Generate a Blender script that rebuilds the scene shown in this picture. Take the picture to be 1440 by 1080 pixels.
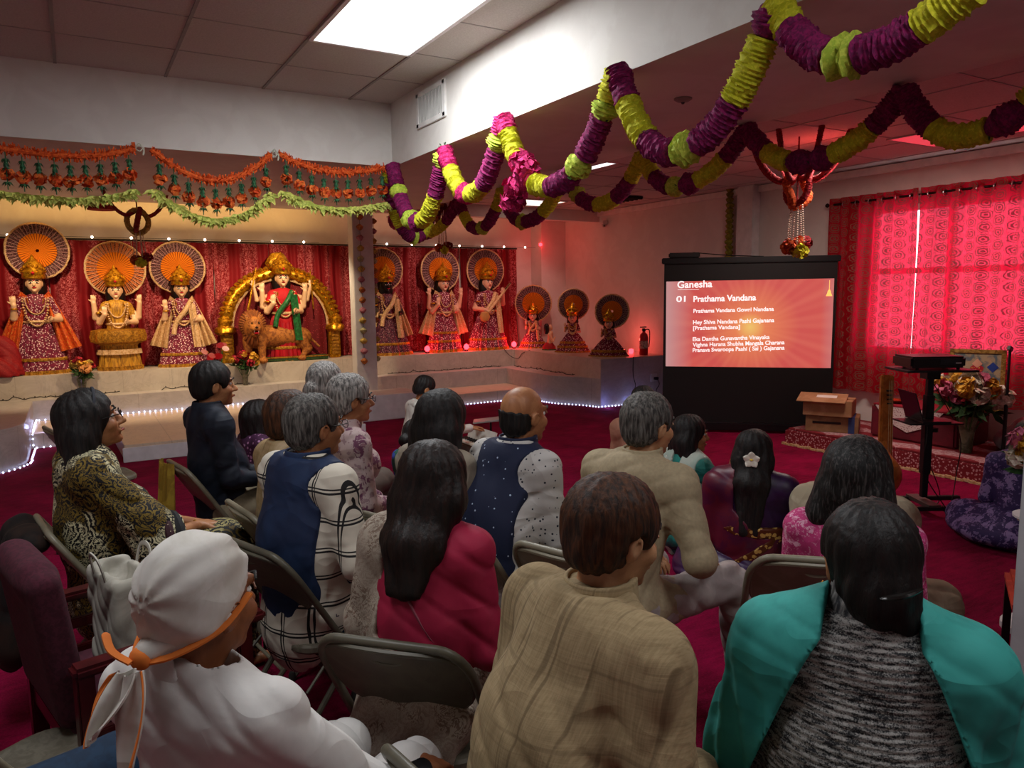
import bpy, math, random
import numpy as np
from mathutils import Vector, Matrix
random.seed(7); rng=np.random.default_rng(7)
for o in list(bpy.data.objects): bpy.data.objects.remove(o)
S=bpy.context.scene; COL=S.collection
R_=math.radians; PI=math.pi
# ---------------------------------------------------------------- camera
CH=1.7; CF=1049.0; PITCH=.123; ROLL=-.011; YAW=.528
_c,_s=math.cos(PITCH),math.sin(PITCH)
FV=Vector((math.sin(YAW)*_c,math.cos(YAW)*_c,-_s)); R0=Vector((math.cos(YAW),-math.sin(YAW),0)); U0=R0.cross(FV)
RV=R0*math.cos(ROLL)+U0*math.sin(ROLL); UV=-R0*math.sin(ROLL)+U0*math.cos(ROLL)
cd=bpy.data.cameras.new('camera'); cam=bpy.data.objects.new('camera',cd); COL.objects.link(cam)
cd.sensor_fit='HORIZONTAL'; cd.sensor_width=36; cd.lens=CF/1440*36; cd.clip_start=.05; cd.clip_end=200
cam.matrix_world=Matrix(((RV.x,UV.x,-FV.x,0),(RV.y,UV.y,-FV.y,0),(RV.z,UV.z,-FV.z,CH),(0,0,0,1)))
S.camera=cam
def at(x,y,X=None,Y=None,Z=None,D=None):
    "world point seen at photo pixel (x,y) on a given world plane"
    d=FV+RV*((x-720)/CF)-UV*((y-540)/CF)
    t=X/d.x if X is not None else Y/d.y if Y is not None else (Z-CH)/d.z if Z is not None else D
    return Vector((0,0,CH))+d*t
# ---------------------------------------------------------------- world, exposure
w=bpy.data.worlds.new('world'); S.world=w; w.use_nodes=True
w.node_tree.nodes['Background'].inputs[0].default_value=(.92,.96,1,1)
w.node_tree.nodes['Background'].inputs[1].default_value=3.2
S.view_settings.view_transform='Standard'; S.view_settings.look='None'; S.view_settings.gamma=1
S.view_settings.use_curve_mapping=False; S.view_settings.exposure=0.2
# ---------------------------------------------------------------- lights
def area(name,loc,rot,sx,sy,power,col=(1,1,1)):
    l=bpy.data.lights.new(name,'AREA'); l.shape='RECTANGLE'; l.size=sx; l.size_y=sy; l.energy=power; l.color=col
    o=bpy.data.objects.new(name,l); o.location=loc; o.rotation_euler=rot; COL.objects.link(o); return o
def point(name,loc,power,col,r=.04,spot=None,rot=None):
    l=bpy.data.lights.new(name,'SPOT' if spot else 'POINT'); l.energy=power; l.color=col; l.shadow_soft_size=r
    if spot: l.spot_size=R_(spot); l.spot_blend=.6
    o=bpy.data.objects.new(name,l); o.location=loc
    if rot: o.rotation_euler=rot
    COL.objects.link(o); return o
PANEL_W=30.0
area('panel_light_near',(1.875,4.53,3.39),(0,0,0),.68,1.4,PANEL_W*1.9,(.95,.98,1))
area('panel_light_overhead',(-.36,2.2,3.39),(0,0,0),.68,1.4,PANEL_W,(.97,.98,1))
area('panel_light_rear',(1.875,.2,3.39),(0,0,0),.68,1.4,PANEL_W*.8,(.97,.98,1))
area('tube_light_right',(5.9,4.4,2.93),(0,0,R_(0)),.25,1.2,46,(1,.82,.72))
# warm cove strips behind the curtain rail over the altar
area('cove_light_left',(1.2,11.35,2.62),(PI,0,0),4.2,.1,17,(1,.55,.16))
area('cove_light_right',(5.3,11.35,2.62),(PI,0,0),2.6,.1,4,(1,.42,.24))
# warm altar spots under the bulkhead
for i,(x,p,c) in enumerate([(-.3,120,(1,.72,.42)),(1.3,120,(1,.72,.42)),(2.75,150,(1,.76,.46)),(5.2,60,(1,.6,.48)),(6.6,30,(1,.5,.42))]):
    point('altar_spot',(x,10.0,2.72),p,c,.05,95,(R_(38),0,0))
# ---------------------------------------------------------------- node helper
class NT:
    def __init__(s,name):
        s.m=bpy.data.materials.new(name); s.m.use_nodes=True; s.t=s.m.node_tree; s.n=s.t.nodes
        s.b=s.n['Principled BSDF']; s.out=s.n['Material Output']
    def new(s,k,**kw):
        n=s.n.new(k)
        for a,b in kw.items(): setattr(n,a,b)
        return n
    def put(s,sock,v):
        if isinstance(v,bpy.types.NodeSocket): s.t.links.new(v,sock)
        elif v is not None:
            if isinstance(v,tuple) and len(v)==3 and sock.type=='RGBA': v=v+(1,)
            sock.default_value=v
    def mt(s,op,a,b=None,c=None):
        n=s.new('ShaderNodeMath',operation=op); s.put(n.inputs[0],a)
        if b is not None: s.put(n.inputs[1],b)
        if c is not None: s.put(n.inputs[2],c)
        return n.outputs[0]
    def vm(s,op,a,b=None):
        n=s.new('ShaderNodeVectorMath',operation=op); s.put(n.inputs[0],a)
        if b is not None: s.put(n.inputs[3] if op=='SCALE' else n.inputs[1],b)
        return n.outputs['Value'] if op in('LENGTH','DISTANCE','DOT_PRODUCT') else n.outputs[0]
    def co(s,k='Object'):
        if not hasattr(s,'tc'): s.tc=s.new('ShaderNodeTexCoord')
        return s.tc.outputs[k]
    def xyz(s,v):
        n=s.new('ShaderNodeSeparateXYZ'); s.put(n.inputs[0],v); return n.outputs
    def comb(s,x,y,z):
        n=s.new('ShaderNodeCombineXYZ')
        for i,v in enumerate((x,y,z)): s.put(n.inputs[i],v)
        return n.outputs[0]
    def noise(s,v,sc,det=3,rough=.5,dist=0):
        n=s.new('ShaderNodeTexNoise'); s.put(n.inputs['Vector'],v); n.inputs['Scale'].default_value=sc
        n.inputs['Detail'].default_value=det; n.inputs['Roughness'].default_value=rough; n.inputs['Distortion'].default_value=dist
        return n.outputs[0]
    def vor(s,v,sc,feat='F1',out='Distance',rnd=1):
        n=s.new('ShaderNodeTexVoronoi',feature=feat); s.put(n.inputs['Vector'],v); n.inputs['Scale'].default_value=sc
        n.inputs['Randomness'].default_value=rnd; return n.outputs[out]
    def sc(s,v,x,y,z): return s.vm('MULTIPLY',v,(x,y,z))
    def ramp(s,f,a,b):
        n=s.new('ShaderNodeMapRange'); s.put(n.inputs[0],f); n.inputs[1].default_value=a; n.inputs[2].default_value=b; return n.outputs[0]
    def mix(s,f,a,b):
        n=s.new('ShaderNodeMix',data_type='RGBA'); s.put(n.inputs[0],f); s.put(n.inputs[6],a); s.put(n.inputs[7],b); return n.outputs[2]
    def bump(s,h,st=.3,d=.01):
        n=s.new('ShaderNodeBump'); n.inputs['Strength'].default_value=st; n.inputs['Distance'].default_value=d
        s.put(n.inputs['Height'],h); s.put(s.b.inputs['Normal'],n.outputs[0])
    def fin(s,col,rough=.7,metal=0,spec=.5):
        s.put(s.b.inputs['Base Color'],col); s.put(s.b.inputs['Roughness'],rough); s.b.inputs['Metallic'].default_value=metal
        s.b.inputs['Specular IOR Level'].default_value=spec
        return s.m
def lin(h):
    "sRGB hex to linear"
    v=[int(h[i:i+2],16)/255 for i in (0,2,4)]
    return tuple((c/12.92 if c<=.04045 else ((c+.055)/1.055)**2.4) for c in v)
MC={}
def M(h,pat='plain',h2=None,h3=None,s=10,rough=.75,metal=0,bump=.0,spec=.4,sheen=0,a=.5,sss=0,wr=0):
    "procedural material factory, cached"
    key=(h,pat,h2,h3,s,rough,metal,bump,a,wr)
    if key in MC: return MC[key]
    n=NT(pat+'_'+h); c1=lin(h); c2=lin(h2) if h2 else c1; c3=lin(h3) if h3 else c2
    co=n.co(); x=None; hgt=None
    if pat=='plain':
        f=n.noise(co,s,4); col=n.mix(n.ramp(f,.3,.7),tuple(v*.88 for v in c1),tuple(min(1,v*1.08) for v in c1)); hgt=f
    elif pat=='noise':
        f=n.noise(co,s,5,.6,.6); col=n.mix(n.ramp(f,a-.06,a+.06),c1,c2); hgt=f
    elif pat=='streak':   # hair, brushed things: long in z
        f=n.noise(n.sc(co,1,1,.12),s,4,.6,.3); col=n.mix(n.ramp(f,a-.12,a+.2),c1,c2); hgt=f
    elif pat=='dots':
        v=n.vm('SUBTRACT',n.vm('FRACTION',n.sc(co,s,s,s)),(.5,.5,.5)); l=n.vm('LENGTH',v)
        f=n.mt('LESS_THAN',l,a); f0=n.noise(co,60,2); col=n.mix(f,c1,c2); hgt=f0
    elif pat=='vdots':
        l=n.vor(co,s); f=n.mt('LESS_THAN',l,a); g=n.noise(co,s*.5,3); col=n.mix(f,n.mix(n.ramp(g,.45,.55),c1,c3 if h3 else c1),c2); hgt=g
    elif pat=='plaid':
        q=n.xyz(n.vm('ADD',n.sc(co,s,s,s),n.vm('SCALE',n.vm('SUBTRACT',n.comb(n.noise(co,5,1),n.noise(co,6,1),n.noise(co,7,1)),(.5,.5,.5)),.18)))
        fs=[n.mt('LESS_THAN',n.mt('ABSOLUTE',n.mt('SUBTRACT',n.mt('FRACT',q[i]),.5)),a) for i in (0,2)]
        fs2=[n.mt('LESS_THAN',n.mt('ABSOLUTE',n.mt('SUBTRACT',n.mt('FRACT',q[i]),.62)),a*.7) for i in (0,2)]
        f=n.mt('MAXIMUM',n.mt('MAXIMUM',fs[0],fs[1]),n.mt('MAXIMUM',fs2[0],fs2[1])); col=n.mix(f,c1,c2); hgt=n.noise(co,80,2)
    elif pat=='weave':
        f1=n.noise(n.sc(co,1,.15,.02),s,2,.7,.0); f2=n.noise(n.sc(co,.03,.03,1),s*1.1,2,.7,.0)
        f=n.mt('ADD',n.mt('MULTIPLY',f1,.6),n.mt('MULTIPLY',f2,.4)); col=n.mix(n.ramp(f,.4,.62),c1,c2)
        st=n.ramp(n.noise(n.sc(co,1,.1,.01),s*.3,1,.5),.6,.68); s2=n.ramp(n.noise(n.sc(co,.02,.02,1),s*.3,1,.5),.6,.7); col=n.mix(n.mt('MULTIPLY',n.mt('MAXIMUM',st,n.mt('MULTIPLY',s2,.6)),.5),col,c3); hgt=f
    elif pat=='knit':
        f2=n.noise(n.sc(co,.25,.25,1),s,3,.6,.2); f1=n.noise(co,s*2.2,3,.7)
        f=n.mt('ADD',n.mt('MULTIPLY',f2,.55),n.mt('MULTIPLY',f1,.45)); col=n.mix(n.ramp(f,.44,.56),c1,c2)
        z=n.xyz(co)[2]; hgt=n.mt('ADD',n.mt('SINE',n.mt('MULTIPLY',z,520)),n.mt('MULTIPLY',f1,2))
    elif pat=='paisley':
        d=n.noise(co,s*.9,3,.6,1.5); l=n.vor(n.vm('ADD',co,n.comb(n.mt('MULTIPLY',d,.16),n.mt('MULTIPLY',d,-.1),n.mt('MULTIPLY',d,.13))),s,'F2' if h2=='b9b083' else 'F1')
        r=n.mt('SINE',n.mt('MULTIPLY',l,26)); f=n.mt('GREATER_THAN',r,.1)
        big=n.ramp(n.noise(co,s*.35,2),.47,.5)
        col=n.mix(n.mt('MULTIPLY',f,1),c1,n.mix(big,c2,c3)); hgt=r
    elif pat=='floral':
        l=n.vor(co,s,'SMOOTH_F1'); g=n.noise(co,s*1.4,4,.7,.8); f=n.mt('GREATER_THAN',n.mt('ADD',n.mt('MULTIPLY',g,.9),n.mt('MULTIPLY',l,-.5)),a-.22)
        f3=n.mt('GREATER_THAN',n.noise(co,s*3,2),.6); col=n.mix(f,n.mix(f3,c1,tuple(.5*(u+v) for u,v in zip(c1,c2))),n.mix(f3,c2,c3)); hgt=g
    elif pat=='bands':    # horizontal bands in z
        z=n.xyz(co)[2]; f=n.mt('GREATER_THAN',n.mt('FRACT',n.mt('MULTIPLY',z,s)),a); g=n.mt('GREATER_THAN',n.noise(co,60,2),.55)
        col=n.mix(f,n.mix(g,c1,c3),c2); hgt=n.noise(co,40,2)
    elif pat=='metal_gold':
        f=n.vor(co,s); col=n.mix(n.ramp(f,.05,.5),c2,c1); hgt=f; 
    m=n.fin(col,rough,metal,spec)
    if sheen: n.b.inputs['Sheen Weight'].default_value=sheen
    if sss: n.b.inputs['Subsurface Weight'].default_value=sss; n.b.inputs['Subsurface Scale'].default_value=.01
    if pat in('noise','plaid','weave','vdots','floral','paisley','knit','plain','streak') and rough>=.7 and metal==0 and wr:
        w1=n.noise(n.sc(co,1,1,.5),4.5,1,.4,.9); w2=n.noise(n.sc(co,.6,.6,1.3),7,1,.4,.8)
        hh=n.mt('ADD',n.mt('MULTIPLY',n.mt('ABSOLUTE',n.mt('SUBTRACT',w1,.5)),wr*-3),n.mt('MULTIPLY',n.mt('ABSOLUTE',n.mt('SUBTRACT',w2,.5)),wr*-1.6))
        bp=n.new('ShaderNodeBump'); bp.inputs['Strength'].default_value=.55; bp.inputs['Distance'].default_value=.022; n.put(bp.inputs['Height'],hh)
        if bump or pat=='knit': 
            b2=n.new('ShaderNodeBump'); b2.inputs['Strength'].default_value=bump; b2.inputs['Distance'].default_value=.004; n.put(b2.inputs['Height'],hgt); n.t.links.new(bp.outputs[0],b2.inputs['Normal']); bp=b2
        n.t.links.new(bp.outputs[0],n.b.inputs['Normal'])
    elif bump: n.bump(hgt,bump,.006)
    MC[key]=m; return m
def emis(name,c,st):
    k=('e',name)
    if k in MC: return MC[k]
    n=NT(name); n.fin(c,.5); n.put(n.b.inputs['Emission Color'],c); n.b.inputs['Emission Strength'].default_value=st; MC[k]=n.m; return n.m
# ---------------------------------------------------------------- object helpers
def link(name,me,mat,parent=None,loc=None,rot=None):
    o=bpy.data.objects.new(name,me); COL.objects.link(o)
    if mat is not None and not len(me.materials): me.materials.append(mat)
    if parent is not None: o.parent=parent
    if loc is not None: o.location=loc
    if rot is not None: o.rotation_euler=rot
    return o
def thing(name,label,cat,loc=(0,0,0),rz=0,group=None):
    o=bpy.data.objects.new(name,None); COL.objects.link(o); o.empty_display_size=.1
    o.location=loc; o.rotation_euler=(0,0,rz); return tag(o,label,cat,group)
def tag(o,label,cat,group=None,kind=None):
    o['label']=label; o['category']=cat
    if group: o['group']=group
    if kind: o['kind']=kind
    return o
def dup(root,loc,rz,label=None,group=None,scale=None):
    r=root.copy(); COL.objects.link(r); r.location=loc; r.rotation_euler=(0,0,rz)
    if label: r['label']=label
    if group: r['group']=group
    if scale: r.scale=(scale,)*3
    def rec(a,b):
        for ch in list(a.children):
            c=ch.copy(); COL.objects.link(c); c.parent=b; rec(ch,c)
    rec(root,r); return r
class MB:
    def __init__(s): s.v=[]; s.f=[]
    def add(s,vs,fs):
        b=len(s.v); s.v+= [tuple(v) for v in vs]; s.f+=[tuple(b+i for i in f) for f in fs]; return s
    def box(s,c,h,rot=None):
        c=Vector(c); vs=[Vector((sx*h[0],sy*h[1],sz*h[2])) for sx in(-1,1) for sy in(-1,1) for sz in(-1,1)]
        if rot is not None: vs=[rot@v for v in vs]
        return s.add([c+v for v in vs],[(0,1,3,2),(4,6,7,5),(0,4,5,1),(2,3,7,6),(0,2,6,4),(1,5,7,3)])
    def bb(s,x0,x1,y0,y1,z0,z1): return s.box(((x0+x1)/2,(y0+y1)/2,(z0+z1)/2),(abs(x1-x0)/2,abs(y1-y0)/2,abs(z1-z0)/2))
    def tube(s,pts,r,n=10,closed=False,cap=True,rough=0,seed=0,flat=1):
        pts=[Vector(p) for p in pts]; N=len(pts); rs=r if isinstance(r,(list,tuple)) else [r]*N
        rr=random.Random(seed); up=None; vs=[]
        for i,p in enumerate(pts):
            a=pts[(i-1)%N] if (closed or i>0) else p; b=pts[(i+1)%N] if (closed or i<N-1) else p
            t=(b-a).normalized()
            if up is None: up=Vector((0,0,1)) if abs(t.z)<.9 else Vector((0,1,0))
            u=(up-t*up.dot(t)).normalized(); w=t.cross(u); up=u
            for k in range(n):
                th=2*PI*k/n; q=rs[i]*(1+(rr.uniform(-rough,rough) if rough else 0))
                vs.append(p+u*math.cos(th)*q*flat+w*math.sin(th)*q)
        fs=[]
        for i in range(N if closed else N-1):
            j=(i+1)%N
            for k in range(n): fs.append((i*n+k,i*n+(k+1)%n,j*n+(k+1)%n,j*n+k))
        if cap and not closed: fs.append(tuple(range(n-1,-1,-1))); fs.append(tuple((N-1)*n+k for k in range(n)))
        return s.add(vs,fs)
    def lathe(s,prof,c=(0,0,0),n=20,rough=0,seed=0,sx=1,sy=1,wave=0,wn=12):
        rr=random.Random(seed); vs=[]; N=len(prof)
        for r,z in prof:
            for k in range(n):
                th=2*PI*k/n; q=r*(1+(rr.uniform(-rough,rough) if rough else 0)+wave*math.sin(wn*th))
                vs.append((c[0]+q*math.cos(th)*sx,c[1]+q*math.sin(th)*sy,c[2]+z))
        fs=[(i*n+k,i*n+(k+1)%n,(i+1)*n+(k+1)%n,(i+1)*n+k) for i in range(N-1) for k in range(n)]
        fs.append(tuple(range(n-1,-1,-1))); fs.append(tuple((N-1)*n+k for k in range(n)))
        return s.add(vs,fs)
    def grid(s,fn,nu,nv,thick=0):
        P=[[Vector(fn(i/nu,j/nv)) for j in range(nv+1)] for i in range(nu+1)]
        vs=[p for r in P for p in r]; W=nv+1
        fs=[(i*W+j,(i+1)*W+j,(i+1)*W+j+1,i*W+j+1) for i in range(nu) for j in range(nv)]
        if not thick: return s.add(vs,fs)
        nrm=[]
        for i in range(nu+1):
            for j in range(nv+1):
                a=P[min(i+1,nu)][j]-P[max(i-1,0)][j]; b=P[i][min(j+1,nv)]-P[i][max(j-1,0)]
                q=a.cross(b); nrm.append(q.normalized() if q.length>1e-9 else Vector((0,0,1)))
        n=len(vs); v2=[v-q*thick for v,q in zip(vs,nrm)]; f2=[tuple(n+k for k in reversed(f)) for f in fs]
        bd=[i*W for i in range(nu+1)]+[nu*W+j for j in range(1,nv+1)]+[i*W+nv for i in range(nu-1,-1,-1)]+[j for j in range(nv-1,0,-1)]
        f3=[(bd[k],bd[(k+1)%len(bd)]+0,n+bd[(k+1)%len(bd)],n+bd[k])[::-1] for k in range(len(bd))]
        return s.add(vs+v2,fs+f2+f3)
    def plate(s,out,t,M=None):
        "extrude a 2D outline (x,z) by thickness t in y"
        n=len(out); vs=[Vector((x,-t/2,z)) for x,z in out]+[Vector((x,t/2,z)) for x,z in out]
        if M is not None: vs=[M@v for v in vs]
        return s.add(vs,[tuple(range(n)),tuple(range(2*n-1,n-1,-1))]+[(i,i+n,(i+1)%n+n,(i+1)%n) for i in range(n)])
    def me(s,name,smooth=True,bevel=0):
        m=bpy.data.meshes.new(name); m.from_pydata(s.v,[],s.f); m.update()
        import bmesh
        b=bmesh.new(); b.from_mesh(m); bmesh.ops.recalc_face_normals(b,faces=b.faces)
        if bevel: bmesh.ops.bevel(b,geom=b.edges[:],offset=bevel,segments=2,affect='EDGES',clamp_overlap=True)
        b.to_mesh(m); b.free()
        if smooth:
            m.polygons.foreach_set('use_smooth',[True]*len(m.polygons))
            try: m.set_sharp_from_angle(angle=R_(40))
            except Exception: pass
        return m
    def ob(s,name,mat,parent=None,smooth=True,bevel=0,**k): return link(name,s.me(name,smooth,bevel),mat,parent,**k)
def st(o,): o['kind']='structure'; return o
def catmull(pts,n=8,closed=False):
    P=[Vector(p) for p in pts]; N=len(P); out=[]
    for i in range(N if closed else N-1):
        p0=P[(i-1)%N] if closed or i>0 else P[i]; p1=P[i]; p2=P[(i+1)%N]; p3=P[(i+2)%N] if closed or i+2<N else p2
        for k in range(n):
            t=k/n; out.append(.5*((2*p1)+(p2-p0)*t+(2*p0-5*p1+4*p2-p3)*t*t+(3*p1-p0-3*p2+p3)*t**3))
    if not closed: out.append(P[-1])
    return out
# ---------------------------------------------------------------- implicit surface modeller
class Blob:
    def __init__(s,res=.01): s.p=[]; s.res=res; s.post=[]
    def cone(s,a,b,ra,rb,k=.02,sq=None,neg=False): s.p.append(('c',np.array(a,float),np.array(b,float),ra,rb,k,sq,neg)); return s
    def ell(s,c,r,k=.02,M=None,neg=False): s.p.append(('e',np.array(c,float),np.array(r,float),None if M is None else np.array(M,float),0,k,None,neg)); return s
    def box(s,c,h,rd=.01,k=.01,M=None,neg=False): s.p.append(('b',np.array(c,float),np.array(h,float),None if M is None else np.array(M,float),rd,k,None,neg)); return s
    def bounds(s):
        lo=np.full(3,1e9); hi=-lo
        for q in s.p:
            if q[-1]: continue
            if q[0]=='c': r=max(q[3],q[4]); l=np.minimum(q[1],q[2])-r; h=np.maximum(q[1],q[2])+r
            else: r=np.linalg.norm(q[2]) if q[3] is not None else q[2]; l=q[1]-r; h=q[1]+r
            lo=np.minimum(lo,l); hi=np.maximum(hi,h)
        return lo,hi
    def field(s,pad=.03,box=None):
        lo,hi=s.bounds() if box is None else box
        lo=lo-pad; hi=hi+pad; n=np.ceil((hi-lo)/s.res).astype(int)+1; s.lo=lo; s.n=n
        ax=[lo[i]+s.res*np.arange(n[i]) for i in range(3)]; s.ax=ax
        D=np.full(n,.5,np.float32)
        for q in s.p:
            k=max(q[5],1e-4); m=k+3*s.res
            if q[0]=='c': r=max(q[3],q[4]); l=np.minimum(q[1],q[2])-r-m; h=np.maximum(q[1],q[2])+r+m
            else: r=np.linalg.norm(q[2]) if q[3] is not None else q[2]; l=q[1]-r-m; h=q[1]+r+m
            i0=np.clip(np.floor((l-lo)/s.res).astype(int),0,n); i1=np.clip(np.ceil((h-lo)/s.res).astype(int)+1,0,n)
            if (i1<=i0).any(): continue
            sl=tuple(slice(a,b) for a,b in zip(i0,i1))
            X,Y,Z=[a[t].astype(np.float32) for a,t in zip(ax,sl)]
            X=X[:,None,None];Y=Y[None,:,None];Z=Z[None,None,:]
            if q[0]=='c':
                a,b=q[1],q[2]; ab=b-a; px,py,pz=X-a[0],Y-a[1],Z-a[2]; sc=1
                if q[6] is not None:
                    nv,f=q[6]; nv=np.array(nv,float); dp=(px*nv[0]+py*nv[1]+pz*nv[2])*(1/f-1)
                    px=px+dp*nv[0];py=py+dp*nv[1];pz=pz+dp*nv[2]; ab=ab+nv*(ab@nv)*(1/f-1); sc=(1+f)/2
                t=np.clip((px*ab[0]+py*ab[1]+pz*ab[2])/max(ab@ab,1e-9),0,1)
                d=(np.sqrt((px-t*ab[0])**2+(py-t*ab[1])**2+(pz-t*ab[2])**2)-(q[3]+(q[4]-q[3])*t))*sc
            else:
                px,py,pz=X-q[1][0],Y-q[1][1],Z-q[1][2]
                if q[3] is not None:
                    A=q[3]; px,py,pz=[px*A[0][j]+py*A[1][j]+pz*A[2][j] for j in range(3)]  # columns = local axes
                if q[0]=='e':
                    r=q[2]; k0=np.sqrt((px/r[0])**2+(py/r[1])**2+(pz/r[2])**2); k1=np.sqrt((px/r[0]**2)**2+(py/r[1]**2)**2+(pz/r[2]**2)**2)
                    d=k0*(k0-1)/np.maximum(k1,1e-6)
                else:
                    h=q[2]-q[4]; ax_=[np.abs(v)-hh for v,hh in zip((px,py,pz),h)]
                    o=np.sqrt(sum(np.maximum(v,0)**2 for v in ax_)); d=o+np.minimum(np.maximum(np.maximum(ax_[0],ax_[1]),ax_[2]),0)-q[4]
            cur=D[sl]
            if q[-1]:
                d=-d; hh=np.clip(.5-.5*(cur-d)/k,0,1); D[sl]=cur*(1-hh)+d*hh+k*hh*(1-hh)
            else:
                hh=np.clip(.5+.5*(cur-d)/k,0,1); D[sl]=cur*(1-hh)+d*hh-k*hh*(1-hh)
        s.D=D; return s
    def P(s): return s.ax[0][:,None,None],s.ax[1][None,:,None],s.ax[2][None,None,:]
    def mod(s,fn): s.D=(s.D+fn(*s.P())).astype(np.float32); return s
    def cut(s,fn): s.D=np.maximum(s.D,fn(*s.P())).astype(np.float32); return s
    def mesh(s,name,D=None):
        D=s.D if D is None else D
        D=D.copy(); 
        for i in range(3):
            sl=[slice(None)]*3
            for e in (0,-1): sl[i]=e; D[tuple(sl)]=np.maximum(D[tuple(sl)],.001)
        ins=D<0; n=D.shape
        c=np.zeros([k-1 for k in n],np.int8)
        for a in (0,1):
            for b in (0,1):
                for d in (0,1): c+=ins[a:n[0]-1+a,b:n[1]-1+b,d:n[2]-1+d]
        act=(c>0)&(c<8); idx=np.full(act.shape,-1,np.int64); I=np.argwhere(act)
        if len(I)==0: return MB().box((0,0,0),(.001,.001,.001)).me(name)
        idx[act]=np.arange(len(I)); acc=np.zeros((len(I),3)); cnt=np.zeros(len(I))
        cor=[(a,b,d) for a in(0,1) for b in(0,1) for d in(0,1)]
        vals={k:D[I[:,0]+k[0],I[:,1]+k[1],I[:,2]+k[2]] for k in cor}
        for k in cor:
            for ax in range(3):
                if k[ax]==0:
                    k2=list(k);k2[ax]=1;k2=tuple(k2); v0=vals[k];v1=vals[k2]; m=(v0<0)!=(v1<0)
                    t=v0/np.where(m,v0-v1,1); p=np.tile(np.array(k,float),(len(I),1)); p[:,ax]=t
                    acc[m]+=p[m]; cnt[m]+=1
        V=s.lo+s.res*(I+acc/cnt[:,None]); F=[]
        for ax in range(3):
            u,v=(ax+1)%3,(ax+2)%3
            sl0=[slice(None)]*3;sl1=[slice(None)]*3; sl0[ax]=slice(0,n[ax]-1);sl1[ax]=slice(1,None)
            e=ins[tuple(sl0)]!=ins[tuple(sl1)]; E=np.argwhere(e); ok=(E[:,u]>0)&(E[:,v]>0)&(E[:,u]<n[u]-1)&(E[:,v]<n[v]-1); E=E[ok]
            fl=ins[tuple(sl0)][E[:,0],E[:,1],E[:,2]]
            q=[]
            for du,dv in ((-1,-1),(0,-1),(0,0),(-1,0)):
                J=E.copy();J[:,u]+=du;J[:,v]+=dv; q.append(idx[J[:,0],J[:,1],J[:,2]])
            q=np.stack(q,1); q[~fl]=q[~fl][:,::-1]; F.append(q)
        F=np.concatenate(F)
        m=bpy.data.meshes.new(name); m.vertices.add(len(V)); m.vertices.foreach_set('co',V.ravel().astype(np.float32))
        m.loops.add(len(F)*4); m.loops.foreach_set('vertex_index',F.ravel().astype(np.int32))
        m.polygons.add(len(F)); m.polygons.foreach_set('loop_start',np.arange(0,len(F)*4,4,dtype=np.int32))
        m.polygons.foreach_set('use_smooth',np.ones(len(F),bool)); m.update(calc_edges=True); m.validate()
        return m
    def ob(s,name,mat,parent=None,D=None): return link(name,s.mesh(name,D),mat,parent)
def fold(X,Y,Z,a=.006,f=1.,ph=0):
    q=np.sin(17*f*X+4*np.sin(6*f*Z+ph)+2.5*np.sin(9*f*Y+1)+9*f*Z*np.sign(np.sin(ph+1)))
    p=np.sin(30*f*Z+13*f*X+4*np.sin(8*f*Y+ph)+3*np.sin(7*f*X))
    return a*(1.1/(1+(2.6*q)**2)+.8/(1+(2.6*p)**2)*np.clip(np.sin(5*f*Z+7*f*X+ph)+.4,0,1)-.5+.3*np.sin(26*f*X+3*np.sin(9*f*Z+ph))*np.cos(15*f*Z+3*np.sin(8*f*X+ph)))
# ================================================================ SETTING
WHITE=M('dcd8d2','noise','d6d1cb',s=3,rough=.8,bump=.02)
XL,XR,YB,YA=-3.5,7.82,-2.6,11.77; XB,YBM,ZS,ZC,XS,ZT=2.64,6.68,2.86,3.42,4.21,3.04
def carpet():
    n=NT('crimson_carpet'); co=n.co(); a=n.noise(co,2.2,4,.6); b=n.noise(co,90,3,.8); c=n.noise(n.sc(co,1,5,1),6,3)
    f=n.mt('ADD',n.mt('MULTIPLY',a,.4),n.mt('ADD',n.mt('MULTIPLY',b,.35),n.mt('MULTIPLY',c,.25)))
    m=n.fin(n.mix(n.ramp(f,.38,.62),lin('56021e'),lin('920a3e')),.95,0,.1)
    n.bump(n.mt('ADD',b,n.mt('MULTIPLY',c,.5)),.6,.012); return m
st(MB().bb(XL,XR,YB,YA,-.1,0).ob('floor',carpet(),smooth=False))
def tilemat():
    n=NT('ceiling_tile'); co=n.co(); f=n.noise(co,90,3,.7); g=n.noise(co,1.3,1)
    m=n.fin(n.mix(n.ramp(f,.35,.65),lin('b9b4ae'),lin('c9c5bf')),.9,0,.2); n.bump(f,.25,.004); return m
TILE=tilemat(); TB=M('a9a5a0','plain',rough=.6)
# upper tiled ceiling with a hole-free slab, T bars as trim
st(MB().bb(XL,XB,YB,YBM,ZC,ZC+.08).ob('ceiling',TILE,smooth=False))
xs=[.01+.7475*k for k in range(-4,4)]; ys=[5.94-.72*k for k in range(-1,12)]
g=MB()
for x in xs: g.bb(x-.011,x+.011,YB,YBM,ZC-.006,ZC)
st(g.ob('trim_1',M('8f8b86','plain',rough=.6),smooth=False)); g=MB()
for y in ys:
    if y<YBM-.1: g.bb(XL,XB,y-.006,y+.006,ZC-.003,ZC)
st(g.ob('trim_2',M('9c9893','plain',rough=.6),smooth=False))
# lower right tiled ceiling
st(MB().bb(XS,XR,YB,10.4,ZT,ZT+.08).ob('ceiling',TILE,smooth=False))
g=MB()
for k in range(0,5): g.bb(XS+.3+.75*k-.01,XS+.3+.75*k+.01,YB,10.4,ZT-.005,ZT)
for k in range(0,18): g.bb(XS,XR,YB+.3+.73*k-.01,YB+.3+.73*k+.01,ZT-.005,ZT)
st(g.ob('trim_3',TB,smooth=False))
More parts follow.
